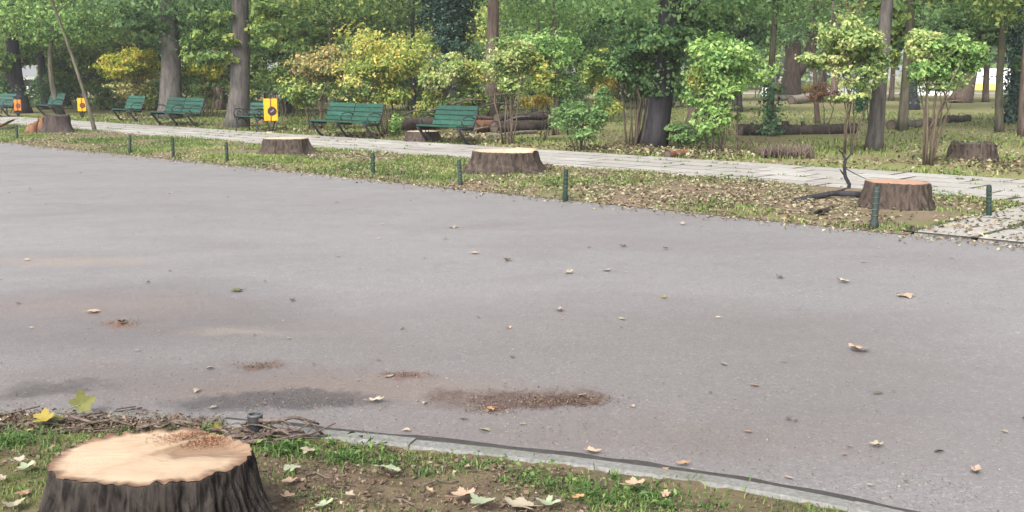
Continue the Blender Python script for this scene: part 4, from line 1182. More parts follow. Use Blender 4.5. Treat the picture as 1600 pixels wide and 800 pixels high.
S('ivy-dark bush at the foot of the smooth grey-green trunk', 1352, 190, [(1350, 150, 14, 32, 800)], 'ivy_green', .12, 5, .4, 223, 'stem_dark')
S('low weedy shrub at the foot of the black-based trunk', 1075, 232, [(1070, 205, 34, 16, 420), (1110, 212, 26, 14, 260)], 'leaf_deep', .085, 8, .8, 224, 'stem_dark', .012, tint0=.2)
S('golden bush at the street edge behind the forked trunk, left of two', 1212, 152, [(1212, 138, 16, 8, 260)], 'leaf_gold', .2, 5, .8, 225)
S('golden bush at the street edge behind the forked trunk, right of two', 1262, 152, [(1262, 139, 20, 8, 300)], 'leaf_gold', .2, 5, .8, 226)
for k, (lab, x_, y_, h_, m_) in enumerate([
    ('dark bush filling the gap right of the dark straight trunk', 86, 171, 135, 'leaf_deep'), ('mid-green bush between the slim grey trunk and the yellow bin', 118, 170, 118, 'leaf_mid'),
    ('mid-green bush behind the small single bench', 178, 172, 140, 'leaf_mid'), ('deep green bush just left of the wide grey-brown trunk', 240, 172, 138, 'leaf_deep'),
    ('green bush just right of the wide grey-brown trunk', 296, 171, 132, 'leaf_mid'), ('deep green bush just left of the pale grey trunk', 348, 171, 138, 'leaf_deep'),
    ('green bush just right of the pale grey trunk', 398, 172, 128, 'leaf_mid'), ('deep bush behind the left half of the double bench', 470, 174, 142, 'leaf_deep'),
    ('deep bush behind the right half of the double bench', 578, 174, 138, 'leaf_deep'), ('green bush low behind the largest yellow-green shrub', 645, 173, 132, 'leaf_mid'),
    ('deep bush below the ivy-covered tree', 715, 173, 130, 'leaf_deep'), ('mid-green bush behind the pale green shrub stems', 790, 173, 136, 'leaf_mid'),
    ('fresh green bush low behind the thin pale trunk', 855, 172, 122, 'leaf_fresh'), ('deep bush behind the golden shrub', 935, 172, 112, 'leaf_deep'),
    ('mid-green bush just left of the black-based trunk, far back', 1000, 170, 132, 'leaf_mid'), ('deep bush just right of the black-based trunk, far back', 1062, 168, 128, 'leaf_deep'),
    ('dark bush at the left edge behind the cut bench', -14, 170, 128, 'leaf_deep')]):
    S(lab, x_, y_, [(x_, h_, 36, 30, 800), (x_ + 8, h_ - 34, 30, 24, 450), (x_ - 5, h_ + 18, 30, 12, 240)], m_, .17, 5, .9, 400 + k, 'stem_dark', group='bushes of the undergrowth')
S('bushy undergrowth between the two wide trunks on the left', 318, 178, [(310, 150, 24, 20, 500)], 'leaf_mid', .14, 7, .9, 227, 'stem_dark')

# trees of the thicket whose crowns fill the gaps
for k, (lab, bx, by, r, zb, zt, m, n) in enumerate([
    ('bushy green tree at the top left corner', -10, 168, 4.5, 2.0, 9, 'leaf_mid', 9000),
    ('fresh green low-branched tree left of the leaning sapling', 105, 165, 4.6, 2.4, 9, 'leaf_fresh', 9000),
    ('dense green tree behind the leftmost yellow shrub', 190, 160, 5.0, 2.0, 10, 'leaf_mid', 9000),
    ('dark green tree in the gap between the two wide trunks', 310, 162, 5.0, 2.4, 10, 'leaf_deep', 9000),
    ('leafy tree whose boughs hang over the yellow bin by the iron bench', 420, 168, 4.6, 2.3, 10, 'leaf_mid', 9000),
    ('deep green tree above the yellow-brown clipped shrub', 505, 160, 5.2, 2.2, 10, 'leaf_deep', 9000),
    ('light green tree above the largest yellow-green shrub', 640, 160, 4.6, 2.4, 10, 'leaf_yellowgreen', 7000),
    ('yellow-green tree right of the reddish-brown trunk', 815, 164, 4.6, 2.6, 10, 'leaf_yellowgreen', 8000),
    ('mid-green tree behind the thin pale trunk', 900, 158, 5.0, 2.0, 10, 'leaf_mid', 9000),
    ('dense dark tree behind the black-based trunk', 1040, 158, 5.2, 2.4, 11, 'leaf_deep', 9000),
    ('dark tree with low boughs left of the forked trunk', 1150, 158, 5.6, 3.2, 11, 'leaf_deep', 9000),
    ('yellowing thin tree between the forked trunk and the rounded shrub', 1285, 152, 5.0, 5.2, 11, 'leaf_olive', 5000),
    ('green tree above the gap between the right-hand shrubs', 1420, 156, 5.5, 4.2, 11, 'leaf_mid', 7000),
    ('broad green tree over the white hoarding', 1540, 160, 5.6, 4.4, 11, 'leaf_mid', 8000),
    ('green tree with low boughs at the right edge', 1640, 168, 5.0, 2.8, 10, 'leaf_mid', 8000)]):
    T(lab, bx, by, 10, zt, 'bark_brown' if k % 2 else 'bark_dark', m, zb, r, n, seed=300 + k, leaf=.21, group='trees of the thicket', limbs=6, clump=.15, boughs=[(bx - 35, 62, 55, 40, 1500), (bx + 35, 45, 55, 40, 1500)] if bx < 1200 else [(bx, 25, 60, 30, 1200)])

# the wood closing the view far behind
def far_wood():
    rng = np.random.default_rng(77)
    P, Nn, Tn = [], [], []
    for k in range(60):
        x = rng.uniform(-95, 75); y = rng.uniform(118, 150)
        p, nn, tt_ = crown_points(rng, [((x, y, rng.uniform(4, 9)), (rng.uniform(5, 8), 4, rng.uniform(4, 7)), 800)], 40, .2, .4)
        P.append(p); Nn.append(nn); Tn.append(tt_)
    P, Nn, Tn = np.concatenate(P), np.concatenate(Nn), np.concatenate(Tn)
    ok = P[:, 2] > .1
    o = link('far_woodland', leaves_mesh('far_woodland', P[ok], Nn[ok], rng.uniform(.5, 1.0, ok.sum()), Tn[ok], rng, .7), M['leaf_mid'])
    tag(o, 'distant wood closing the view behind the park', 'woodland', kind='stuff')
far_wood()

# ================================================================== STREET BEYOND
tag(link('street', grid_mesh('street', -60, 200, 0, 1, 4, 2, lambda X, Y, S_, D: 0 * X), M['slab']), kind='structure')
st = bpy.data.objects['street']; st.data.clear_geometry()
st.data.from_pydata([(-90, 92, .05), (80, 92, .05), (80, 101, .05), (-90, 101, .05)], [], [(0, 1, 2, 3)]); st.data.update()

g = G(1520, 147)
root = empty('hoarding', (g[0], g[1], 0), -.12)
Wd = 100 * PX(g[1])
mb = MB(); mb.box((Wd / 2, 0, 1.55), (Wd, .08, 1.3), None, .01); mb.build('white_panel', M['white_paint'], root)
mb = MB(); mb.box((Wd * .19, -.01, .62), (Wd * .38, .08, .54), None, .01); mb.build('yellow_panel', M['yellow_paint'], root)
mb = MB(); mb.box((Wd * .69, -.01, .62), (Wd * .62, .08, .54), None, .01); mb.build('lower_panel', M['white_paint'], root)
for x in (.02, .34, .66, .98):
    mb = MB(); mb.box((Wd * x, .1, 1.1), (.08, .08, 2.2)); mb.build('post', M['metal_grey'], root)
for x, z, w, h in ((.13, 1.52, .22, .12), (.19, 1.52, .16, .12), (.235, 1.30, .16, .12), (.26, 1.52, .26, .14), (.31, 1.50, .2, .12), (.29, 1.22, .24, .12)):
    mb = MB(); mb.box((Wd * x, -.045, z), (w, .012, h)); mb.build('print_mark', M['mark_dark'], root)
tag(root, 'white hoarding with a yellow lower panel and small dark print behind the right trunks', 'hoarding')

root = empty('street_wall', G(1190, 150))
g = G(1190, 150)
Lw = 150 * PX(g[1])
for k in range(6):
    mb = MB(); mb.box((Lw * (k + .5) / 6, 0, .32), (Lw / 6 - .06, .2, .66), None, .02); mb.build('wall_panel', M['white_paint'], root)
tag(root, 'low white wall along the street behind the forked trunk', 'wall')
root = empty('pale_street_wall', G(1425, 149)); g = G(1425, 149); Lw = 70 * PX(g[1])
for k in range(5):
    mb = MB(); mb.box((Lw * (k + .5) / 5, 0, .36), (Lw / 5 - .06, .2, .74), None, .02); mb.build('wall_panel', M['white_paint'], root)
tag(root, 'low white wall between the slim mossy trunk and the leaning trunk', 'wall')

g = G(1180, 153); root = empty('rail_fence', g); Lw = 150 * PX(g[1])
for k in range(6):
    mb = MB(); mb.tube([(Lw * k / 5, 0, 0), (Lw * k / 5, 0, 2.15)], .04, 6); mb.build('post', M['metal_grey'], root)
mb = MB(); mb.tube([(0, 0, 2.15), (Lw, 0, 2.15)], .05, 6); mb.build('rail', M['metal_grey'], root)
mb = MB(); mb.tube([(0, 0, 1.1), (Lw, 0, 1.1)], .025, 6); mb.build('rail', M['metal_grey'], root)
tag(root, 'grey pipe fence crossing behind the forked trunk', 'fence')

def car(label, px, py, paint, rz=0.0):
    root = empty('parked_car', G(px, py), rz)
    prof = [(-2.1, .35), (-2.12, .72), (-1.95, .88), (-1.25, .95), (-.75, 1.42), (.55, 1.45), (1.25, .98), (1.95, .86), (2.12, .66), (2.12, .35)]
    mb = MB(); n = len(prof); V = []
    for y, sc in ((-.86, 1), (-.80, 1), (.80, 1), (.86, 1)):
        for x, z in prof:
            inset = 1.0 if z < .96 else .86
            V.append((x, y * inset, z))
    Fs = [(r * n + k, r * n + (k + 1) % n, (r + 1) * n + (k + 1) % n, (r + 1) * n + k) for r in range(3) for k in range(n)]
    Fs += [tuple(reversed(range(n))), tuple(range(3 * n, 4 * n))]
    mb.add(V, Fs); mb.build('body', M[paint], root)
    for sy in (-1, 1):
        for pts in ([(-1.08, .98), (-.70, 1.36), (-.1, 1.37), (-.1, .98)], [(-.02, .98), (-.02, 1.37), (.50, 1.38), (1.02, .99)]):
            mb = MB(); V = [(x, sy * (.80 if z < 1.1 else .752), z) for x, z in pts] + [(x, sy * (.70 if z < 1.1 else .65), z) for x, z in pts]
            V = [(x, y + sy * .03, z) for x, y, z in V]
            mb.add(V, [(0, 1, 2, 3), (7, 6, 5, 4), (0, 4, 5, 1), (1, 5, 6, 2), (2, 6, 7, 3), (3, 7, 4, 0)]); mb.build('window', M['glass_dark'], root)
        for x in (-1.3, 1.3):
            mb = MB(); mb.tube([(x, sy * .68, .32), (x, sy * .90, .32)], .32, 16); w = mb.build('wheel', M['rubber'], root)
            mb = MB(); mb.tube([(x, sy * .80, .32), (x, sy * .91, .32)], .19, 12); mb.build('rim', M['silver_paint'], w)
    tag(root, label, 'car', 'cars parked beyond the park')
car('white car glimpsed right of the dark straight trunk at the left', 62, 160, 'white_paint', .15)
car('white car glimpsed between the trunks above the iron bench', 420, 160, 'white_paint', .1)

# ================================================================== GRASS, LITTER
def blades(name, P, L, tint, rng, width=.006, lean=.35):
    n = len(P)
    a = rng.uniform(0, 2 * math.pi, n); d = np.stack([np.cos(a), np.sin(a), np.zeros(n)], 1)
    b = np.stack([-np.sin(a), np.cos(a), np.zeros(n)], 1)
    w = (width * rng.uniform(.7, 1.4, n))[:, None]; L = L[:, None]; le = rng.uniform(.1, 1, n)[:, None] * lean
    p0, p1 = P - b * w, P + b * w
    m = P + d * L * le * .45 + np.array([0, 0, 1]) * L * .6
    t = P + d * L * le * 1.3 + np.array([0, 0, 1]) * L * (1 - le * .35)
    V = np.stack([p0, p1, m - b * w * .8, m + b * w * .8, t], 1).reshape(-1, 3)
    k = np.arange(n)[:, None] * 5
    tris = np.concatenate([k + [0, 1, 3], k + [0, 3, 2], k + [2, 3, 4]], 1).reshape(-1, 3)
    return np_mesh(name, V, tris, False, {'tint': np.repeat(tint, 5)})

def on_road_frame(s, d): return np.stack([U[0] * s + N[0] * d, U[1] * s + N[1] * d], 1)

rng = np.random.default_rng(5)
s_a, s_b = S_CROSS, SDof(G(0, 205))[0] + 4
def px_of(P):
    "photo column of a ground point, to know which stretch of the verge it lies on"
    return CX + F * P[:, 0] / (P[:, 1] * _cp + CAMH * _sp)
# grass of the far verge: thick on the left, in patches to the right
n = 90000
s = rng.uniform(s_a, s_b, n); d = rng.uniform(D_ROAD - .05, D_PATH0 + .02, n)
XY = on_road_frame(s, d); px = px_of(XY)
dens = fbm(XY[:, 0] * .8, XY[:, 1] * .8, seed=15)
want = np.interp(px, [0, 520, 640, 760, 1000, 1250, 1330, 1600], [.74, .66, .55, .15, .22, .20, .03, .08])
ok = (rng.uniform(size=n) < np.clip((dens - .5) * 4 + want, 0, 1))
XY, s_, d_ = XY[ok], s[ok], d[ok]
Z = verge_z(XY[:, 0], XY[:, 1], s_, d_)
tn = np.clip(fbm(XY[:, 0] * 1.5, XY[:, 1] * 1.5, seed=16) * 1.5 - .3 + rng.normal(size=len(XY)) * .2, 0, 1)
tag(link('verge_grass', blades('verge_grass', np.column_stack([XY, Z]), rng.uniform(.025, .07, len(XY)), tn, rng, .006, 1.0), M['grass']), 'short patchy grass covering the verge between road and path', 'grass', kind='stuff')
# dead leaves on the far verge
def litter(name, label, XY, Z, sz, mat, tint, seed, lift=.012, tiltamt=.35):
    r = np.random.default_rng(seed); n = len(XY)
    Nn = np.column_stack([r.normal(size=n) * tiltamt, r.normal(size=n) * tiltamt, np.ones(n)])
    me = leaves_mesh(name, np.column_stack([XY, Z + lift + r.uniform(0, .01, n)]), Nn, sz, tint, r, .75, .10, .15)
    tag(link(name, me, M[mat]), label, 'fallen leaves', kind='stuff')
n = 46000
s = rng.uniform(s_a, s_b, n); d = D_ROAD - .03 + (D_PATH0 - D_ROAD + .06) * rng.uniform(size=n)
XY = on_road_frame(s, d); px = px_of(XY)
dens = fbm(XY[:, 0] * .9, XY[:, 1] * .9, seed=25)
want = np.interp(px, [0, 420, 560, 700, 800, 1000, 1280, 1330, 1430, 1600], [.20, .30, .30, .58, .64, .66, .66, .50, .42, .34])
edge = np.exp(-(d - D_ROAD) / .25) * .5
ok = rng.uniform(size=n) < np.clip((dens - .5) * 3 + want + edge, .02, 1) * .8
XY, s_, d_ = XY[ok], s[ok], d[ok]
tn = np.clip(rng.normal(size=len(XY)) * .24 + .5, 0, 1)
nx = 2200
sx_ = rng.uniform(S_CROSS - 4.2, S_CROSS + .1, nx); dx_ = rng.uniform(D_ROAD, D_PATH0, nx)
XYx = on_road_frame(sx_, dx_)
litter('crossing_leaf_litter', 'dry leaf crumbs on the paved crossing at the right', XYx, np.full(nx, .034), rng.uniform(.02, .07, nx), 'litter', rng.uniform(0, 1, nx), 68, .006, .4)
kx = rng.integers(0, 8, 220); XYx = on_road_frame(S_CROSS - kx * SW + rng.normal(size=220) * .015 + .02, rng.uniform(D_ROAD, D_PATH0, 220))
XYx = np.repeat(XYx, 8, 0) + rng.normal(size=(1760, 2)) * .03
tag(link('crossing_weeds', blades('crossing_weeds', np.column_stack([XYx, np.full(1760, .022)]), rng.uniform(.025, .06, 1760), rng.uniform(0, .8, 1760), rng, .006, 1.0), M['grass']), 'grass growing in the joints of the paved crossing at the right', 'grass', kind='stuff')
litter('verge_leaf_litter', 'dry pale leaves scattered over the verge', XY, verge_z(XY[:, 0], XY[:, 1], s_, d_), rng.uniform(.022, .072, len(XY)), 'litter', tn, 61, .010)
# park lawn: litter and low grass near the path, thinning out behind
n = 34000
s = rng.uniform(-12, s_b + 6, n); d = D_PATH1 - .12 + 26 * rng.uniform(size=n) ** 2.0
XY = on_road_frame(s, d)
dens = fbm(XY[:, 0] * .6, XY[:, 1] * .6, seed=35)
ok = (rng.uniform(size=n) < np.clip((dens - .5) * 3 + .6, .05, 1)) & (XY[:, 1] > 8)
XY, s_, d_ = XY[ok], s[ok], d[ok]
litter('lawn_leaf_litter', 'dry leaves strewn over the lawn behind the path', XY, park_z(XY[:, 0], XY[:, 1], s_, d_) + .015, rng.uniform(.04, .10, len(XY)), 'litter', np.clip(rng.normal(size=len(XY)) * .27 + .36, 0, 1), 62, .012)
n = 110000
s = rng.uniform(-12, s_b + 6, n); d = D_PATH1 - .05 + 30 * rng.uniform(size=n) ** 1.8
XY = on_road_frame(s, d)
dens = fbm(XY[:, 0] * .45, XY[:, 1] * .45, seed=36)
ok = (rng.uniform(size=n) < np.clip((dens - .5) * 5 + .58, .05, 1)) & (XY[:, 1] > 8)
XY, s_, d_ = XY[ok], s[ok], d[ok]
tag(link('lawn_grass', blades('lawn_grass', np.column_stack([XY, park_z(XY[:, 0], XY[:, 1], s_, d_)]), rng.uniform(.04, .12, len(XY)), np.clip(rng.normal(size=len(XY)) * .25 + .5, 0, 1), rng, .012, .8), M['grass']), 'thin grass growing on the lawn behind the path', 'grass', kind='stuff')
# leaf heaps under the benches and round the logs
heap = []
for px_, py_, w, n in ((205, 188, .7, 260), (690, 217, 1.2, 700), (745, 222, .9, 500), (560, 214, 1.0, 500), (480, 208, .6, 260), (1030, 243, 1.4, 500), (960, 236, 1.3, 500), (1130, 246, 1.2, 400), (1570, 262, 1.6, 500), (280, 196, .8, 300), (430, 205, .6, 200)):
    g = G(px_, py_); heap.append(np.column_stack([g[0] + rng.normal(size=n) * w * .5, g[1] + rng.normal(size=n) * w * .35]))
heap = np.concatenate(heap); sdh = np.stack([heap @ U, heap @ N], 1); heap = heap[sdh[:, 1] > D_PATH1 + .03]
litter('leaf_heaps', 'loose heaps of dry leaves under the benches and trees', heap, rng.uniform(.02, .12, len(heap)), rng.uniform(.04, .10, len(heap)), 'litter', np.clip(rng.normal(size=len(heap)) * .3 + .38, 0, 1), 63, .0, .6)
# weeds between the slabs
n = 700
s = rng.uniform(s_right, s_left, n); rowk = rng.integers(0, ROWS + 1, n)
d = D_PATH0 + .02 + rowk * SW + rng.normal(size=n) * .012
XY = on_road_frame(s, d)
ok = fbm(XY[:, 0] * .7, XY[:, 1] * .7, seed=55) > .5
XY = np.repeat(XY[ok], 7, 0) + rng.normal(size=(ok.sum() * 7, 2)) * .035
tag(link('path_weeds', blades('path_weeds', np.column_stack([XY, np.full(len(XY), .02)]), rng.uniform(.03, .07, len(XY)), rng.uniform(0, .8, len(XY)), rng, .008, .9), M['grass']), 'tiny grass tufts growing in the joints of the paved path', 'grass', kind='stuff')

# ================================================================== NEAR VERGE: GRASS, WEEDS, LITTER, TWIGS
rng = np.random.default_rng(8)
def near_scatter(n, t0=.35, t1=1.0, w1=.9, p=1.0):
    t = rng.uniform(t0, t1, n); w = rng.uniform(0.01, w1, n) ** p
    P = near_point(t, w)
    ok = (P[:, 1] > 2.4) & (P[:, 1] < 9) & (np.abs(P[:, 0]) < P[:, 1] * .56 + .3)
    c = (P[:, 0] - NSc[0]) ** 2 + ((P[:, 1] - NSc[1]) / .85) ** 2 > (NSR * 1.12) ** 2
    P = P[ok & c]; w = w[ok & c]
    return P, near_z(P[:, 0], P[:, 1], w * 8)
# fine moss-like grass
P, Z = near_scatter(420000)
dn = fbm(P[:, 0] * 2.2, P[:, 1] * 2.2, seed=71)
ok = rng.uniform(size=len(P)) < np.clip((dn - .5) * 5.5 + .44, 0.03, 1)
P, Z = P[ok], Z[ok]
tn = np.clip(fbm(P[:, 0] * 4, P[:, 1] * 4, seed=72) * 1.6 - .35 + rng.normal(size=len(P)) * .2, 0, 1)
tag(link('near_grass', blades('near_grass', np.column_stack([P, Z]), rng.uniform(.008, .026, len(P)), tn, rng, .0018, 1.0), M['grass']), 'short mossy grass on the near verge round the large stump', 'grass', kind='stuff')
# taller tufts
def tufts(spots, name, label, mat):
    Ps, Ls, Tn = [], [], []
    for px_, py_, rad, n, h in spots:
        n = int(n * 1.7)
        g = G(px_, py_, .03)
        a = rng.uniform(0, 6.28, n); q = np.abs(rng.normal(size=n)) * rad * .75
        x = g[0] + np.cos(a) * q * 1.3; y = g[1] + np.sin(a) * q
        Ps.append(np.column_stack([x, y, np.full(n, .02)])); Ls.append(h * .9 * rng.uniform(.45, 1.15, n)); Tn.append(np.clip(rng.normal(size=n) * .22 + .5, 0, 1))
    Ps, Ls, Tn = np.concatenate(Ps), np.concatenate(Ls), np.concatenate(Tn)
    tag(link(name, blades(name, Ps, Ls, Tn, rng, .0024, 1.5), M[mat]), label, 'grass', kind='stuff')
tufts([(15, 690, .16, 360, .06), (445, 702, .09, 170, .06), (540, 716, .12, 200, .055), (590, 722, .07, 70, .045), (665, 738, .08, 70, .035), (725, 730, .10, 90, .035), (770, 722, .07, 60, .03),
       (860, 758, .10, 120, .045), (920, 774, .13, 200, .05), (975, 780, .14, 220, .045), (820, 752, .08, 80, .035), (1010, 772, .08, 90, .04), (1050, 792, .12, 110, .035),
       (1110, 790, .12, 90, .03), (330, 672, .03, 34, .06), (268, 668, .06, 50, .03), (200, 670, .05, 36, .03), (470, 775, .10, 80, .025), (90, 704, .08, 50, .03), (960, 744, .02, 16, .05)],
      'tall_grass_tufts', 'brighter taller grass tufts on the near verge', 'weed')
# broad weed leaves
Pw, Nw, Sw, Tw = [], [], [], []
for px_, py_, rad, n, sz in ((545, 705, .14, 80, .06), (440, 702, .09, 44, .055), (500, 706, .06, 22, .05), (720, 722, .10, 40, .045), (850, 748, .13, 70, .055), (930, 772, .15, 90, .055), (985, 778, .14, 70, .05), (640, 722, .1, 34, .045),
                             (15, 684, .12, 60, .055), (580, 712, .07, 40, .05), (1070, 775, .12, 34, .04), (800, 738, .1, 36, .045), (1180, 792, .1, 20, .035)):
    n = n // 2; g = G(px_, py_, .03); a = rng.uniform(0, 6.28, n); q = np.sqrt(rng.uniform(0, 1, n)) * rad
    Pw.append(np.column_stack([g[0] + np.cos(a) * q * 1.3, g[1] + np.sin(a) * q, rng.uniform(.03, .075, n)]))
    Nw.append(np.column_stack([rng.normal(size=n) * .5, rng.normal(size=n) * .5, np.ones(n)])); Sw.append(sz * rng.uniform(.3, .8, n)); Tw.append(rng.uniform(.1, 1, n))
tag(link('weed_leaves', leaves_mesh('weed_leaves', np.concatenate(Pw), np.concatenate(Nw), np.concatenate(Sw), np.concatenate(Tw), rng, .5, .1, .2), M['weed']), 'low broad-leaved weeds among the near grass', 'weeds', kind='stuff')
# crumbled leaf litter
P, Z = near_scatter(150000)
dn = fbm(P[:, 0] * 1.6 + 9, P[:, 1] * 1.6, seed=73)
ok = rng.uniform(size=len(P)) < np.clip((dn - .48) * 4 + .5, .05, 1)
P, Z = P[ok], Z[ok]
litter('near_leaf_litter', 'crumbled brown leaf litter on the near verge', P, Z, rng.uniform(.004, .015, len(P)) * rng.choice([1, 1, 1, 1, 2.2], len(P)), 'litter_brown', np.clip(rng.normal(size=len(P)) * .25 + .42, 0, 1), 64, .006, .5)

nq = 7000
qx, qy = rng.uniform(-60, 350, nq), 655 + rng.normal(size=nq) * 7
Qs = np.array([G(a_, b_ + a_ * .03, .03) for a_, b_ in zip(qx, qy)])
litter('soil_spill', 'loose soil and leaf crumbs spilling over the kerb at the left', Qs[:, :2], rng.uniform(.012, .030, nq), rng.uniform(.004, .020, nq), 'litter_brown', np.clip(rng.normal(size=nq) * .25 + .35, 0, 1), 70, .004, .6)
def twig_mesh_obj(parent, pts, r, sd):
    mb = MB(); n = len(pts); mb.tube(pts, [r * (1 - .45 * i / (n - 1)) for i in range(n)], 6, True, .12, random.Random(sd))
    return mb.build('twig', M['twig'], parent)
# tangled twigs round the sleeve
g = G(405, 694); root = empty('twig_pile', (g[0], g[1], .02))
r_ = np.random.default_rng(19)
for k in range(46):
    c = np.array([r_.normal() * .11 + .02, r_.normal() * .045 - .03, .015 + abs(r_.normal()) * .028])
    a = r_.normal() * .55; L = r_.uniform(.08, .30)
    dv = np.array([math.cos(a), math.sin(a) * .6, r_.normal() * .09]) * L / 2
    if np.hypot(c[0] + .02, c[1] + 0.02) < .03: c[1] -= .05
    o1 = r_.normal(size=3) * .012
    twig_mesh_obj(root, [c - dv, c - dv * .35 + o1, c + dv * .3 - o1, c + dv + np.array([0, 0, r_.normal() * .02])], r_.uniform(.0035, .0095), k)
tag(root, 'tangled pile of dark twigs round the hollow bollard sleeve', 'twig pile')
stick('arched_twig', 'thin arched twig bowing over the kerb right of the twig pile', [G(428, 657, .03), G(450, 652, .07), G(470, 655, .10), G(490, 666, .09), G(508, 682, .02)], .0045, .0065, 'twig', 'twig', seed=31)
stick('bowed_twig', 'thicker bowed twig beside the sleeve and the arched twig', [G(422, 674, .06), G(440, 672, .09), G(458, 682, .06), G(470, 694, .015)], .008, .006, 'twig', 'twig', seed=32)
stick('short_stick', 'short dark stick lying at the kerb behind the large stump', [G(268, 659, .03), G(285, 660, .035), G(315, 664, .03)], .012, .011, 'twig', 'twig', seed=33)
stick('long_thin_stick', 'long thin stick lying on the asphalt behind the large stump', [G(150, 650, .04), G(185, 643, .02), G(222, 637, .012)], .005, .004, 'twig', 'twig', seed=34)
# brushwood along the kerb at the left
root = empty('brushwood', (*G(90, 660)[:2], .02)); o0 = np.array(root.location)
for k in range(34):
    px_ = r_.uniform(-30, 270); py_ = 662 + r_.normal() * 9 - px_ * .01
    c = G(px_, py_, .02 + abs(r_.normal()) * .015) - o0
    a = r_.normal() * .5 + .15; L = r_.uniform(.08, .34)
    dv = np.array([math.cos(a), math.sin(a), r_.normal() * .05]) * L / 2; o1 = r_.normal(size=3) * .01
    twig_mesh_obj(root, [c - dv, c - dv * .3 + o1, c + dv * .35 - o1, c + dv], r_.uniform(.003, .009), 100 + k)
tag(root, 'strip of broken twigs and brushwood along the kerb at the left', 'brushwood')
for k, (px_, py_, L, a, lab) in enumerate([(640, 790, .22, -.6, 'bare curved twig in the lower middle of the near verge'), (120, 672, .30, .25, 'pale stick lying behind the left rim of the large stump'), (690, 755, .14, .3, 'little twig left of the tan plane leaf on the verge'), (500, 745, .12, -.3, 'little twig on the mossy grass right of the large stump')]):
    c = G(px_, py_, .035); dv = np.array([math.cos(a), math.sin(a), 0]) * L / 2
    stick('twig', lab, [c - dv, c - dv * .3 + np.array([0, .015, .01]), c + dv * .4, c + dv], .005, .003, 'twig', 'twig', seed=50 + k)

Pd, Zd = near_scatter(5000)
mb = MB()
for k in range(min(1100, len(Pd))):
    a = r_.uniform(0, 3.14); L = r_.uniform(.015, .075) * (1.6 if k % 9 == 0 else 1); dv = np.array([math.cos(a), math.sin(a), r_.normal() * .15]) * L / 2
    c = np.array([Pd[k, 0], Pd[k, 1], Zd[k] + .008]); mb.tube([c - dv, c + r_.normal(size=3) * .003, c + dv], r_.uniform(.0012, .0032), 4, False)
tag(mb.build('twig_debris', M['twig']), 'small broken twig bits strewn on the near verge', 'twigs', kind='stuff')

# ================================================================== SAWDUST ON THE LARGE STUMP
r_ = np.random.default_rng(23)
n = 2600
a = r_.normal(size=(n, 2)) * np.array([.068, .034])
px0 = G(312, 690, .30)
Xs, Ys = px0[0] + a[:, 0], px0[1] + a[:, 1]
hh = .016 * np.exp(-(a[:, 0] / .10) ** 2 - (a[:, 1] / .06) ** 2)
lx, ly = (Xs - NSc[0]) / NSR, (Ys - NSc[1]) / NSR
ok = (lx ** 2 + (ly / .78) ** 2 < .86)
Zs = near_step(lx, ly, np.full(n, .313)) + r_.uniform(0, 1, n) * hh + .002
Nn = r_.normal(size=(n, 3)) * .6 + np.array([0, 0, 1])
tag(link('sawdust', leaves_mesh('sawdust', np.column_stack([Xs, Ys, Zs])[ok], Nn[ok], r_.uniform(.003, .010, ok.sum()), r_.uniform(0, .8, ok.sum()), r_, .45, .1, .05), M['sawdust']), 'reddish sawdust and wood chips on the large stump', 'sawdust', kind='stuff')

# ================================================================== FALLEN LEAVES ONE CAN PICK OUT
def plane_leaf(seed, curl, lobes=5, wid=1.0):
    r = random.Random(seed); V, rd = [(0, 0, 0)], []
    n = 40; out = []
    for k in range(n):
        th = -math.pi * .92 + 2 * math.pi * .92 * k / (n - 1)
        l = abs(math.cos(th * lobes / 2 * .98))
        rr_ = (.60 + .40 * l ** 1.3) * (1 - .30 * (abs(th) / math.pi) ** 1.5) + (.055 if k % 2 else -.045) + r.uniform(-.04, .04)
        out.append((math.cos(th) * rr_, math.sin(th) * rr_ * wid))
    def z(x, y):
        q = x * x + y * y
        return curl[0] * q + curl[1] * x * x * x + curl[2] * abs(y) + .06 * math.sin(5 * y + seed) * math.sqrt(q) + .05 * math.sin(6 * x + seed * 2) * math.sqrt(q)
    V = [(-.05, 0, z(-.05, 0))]
    for f in (.35, .7, 1.0):
        V += [(x * f, y * f, z(x * f, y * f)) for x, y in out]
    Fs = [(0, 1 + k, 2 + k) for k in range(n - 1)]
    for rg in range(2):
        b = 1 + rg * n
        Fs += [(b + k, b + n + k, b + n + k + 1, b + k + 1) for k in range(n - 1)]
    mb = MB(); mb.add([(x * .5, y * .5, zz * .5) for x, y, zz in V], Fs, True)
    mb.tube([(-.02, 0, V[0][2] * .5), (-.3, .02, .02), (-.62, .06 * r.uniform(-1, 1), .05)], [.012, .010, .012], 5)
    return mb.mesh('leaf')
LEAF = [plane_leaf(1, (.25, .1, .25)), plane_leaf(2, (.05, -.1, .5)), plane_leaf(3, (.45, 0, -.15)), plane_leaf(4, (.1, .25, .1), 5, .8), plane_leaf(5, (-.12, .08, .22)), plane_leaf(6, (.28, .2, .34), 5, .6)]
SIMPLE = []
for k in range(4):
    rk = random.Random(k); mb = MB(); n = 9; V = []
    for i in range(n):
        x = -.5 + i / (n - 1); w = .26 * math.sin(math.pi * (i / (n - 1)) ** .8) + .005
        zc = .25 * x * x * (1 if k % 2 else -.6)
        V += [(x, -w, zc + .10 * w * 4 * (k % 3)), (x, 0, zc), (x, w, zc + .12 * w * 4 * (1 - k % 2))]
    Fs = []
    for i in range(n - 1):
        for q in (0, 1): Fs.append((3 * i + q, 3 * i + 3 + q, 3 * i + 4 + q, 3 * i + 1 + q))
    mb.add(V, Fs, True); SIMPLE.append(mb.mesh('leaf'))
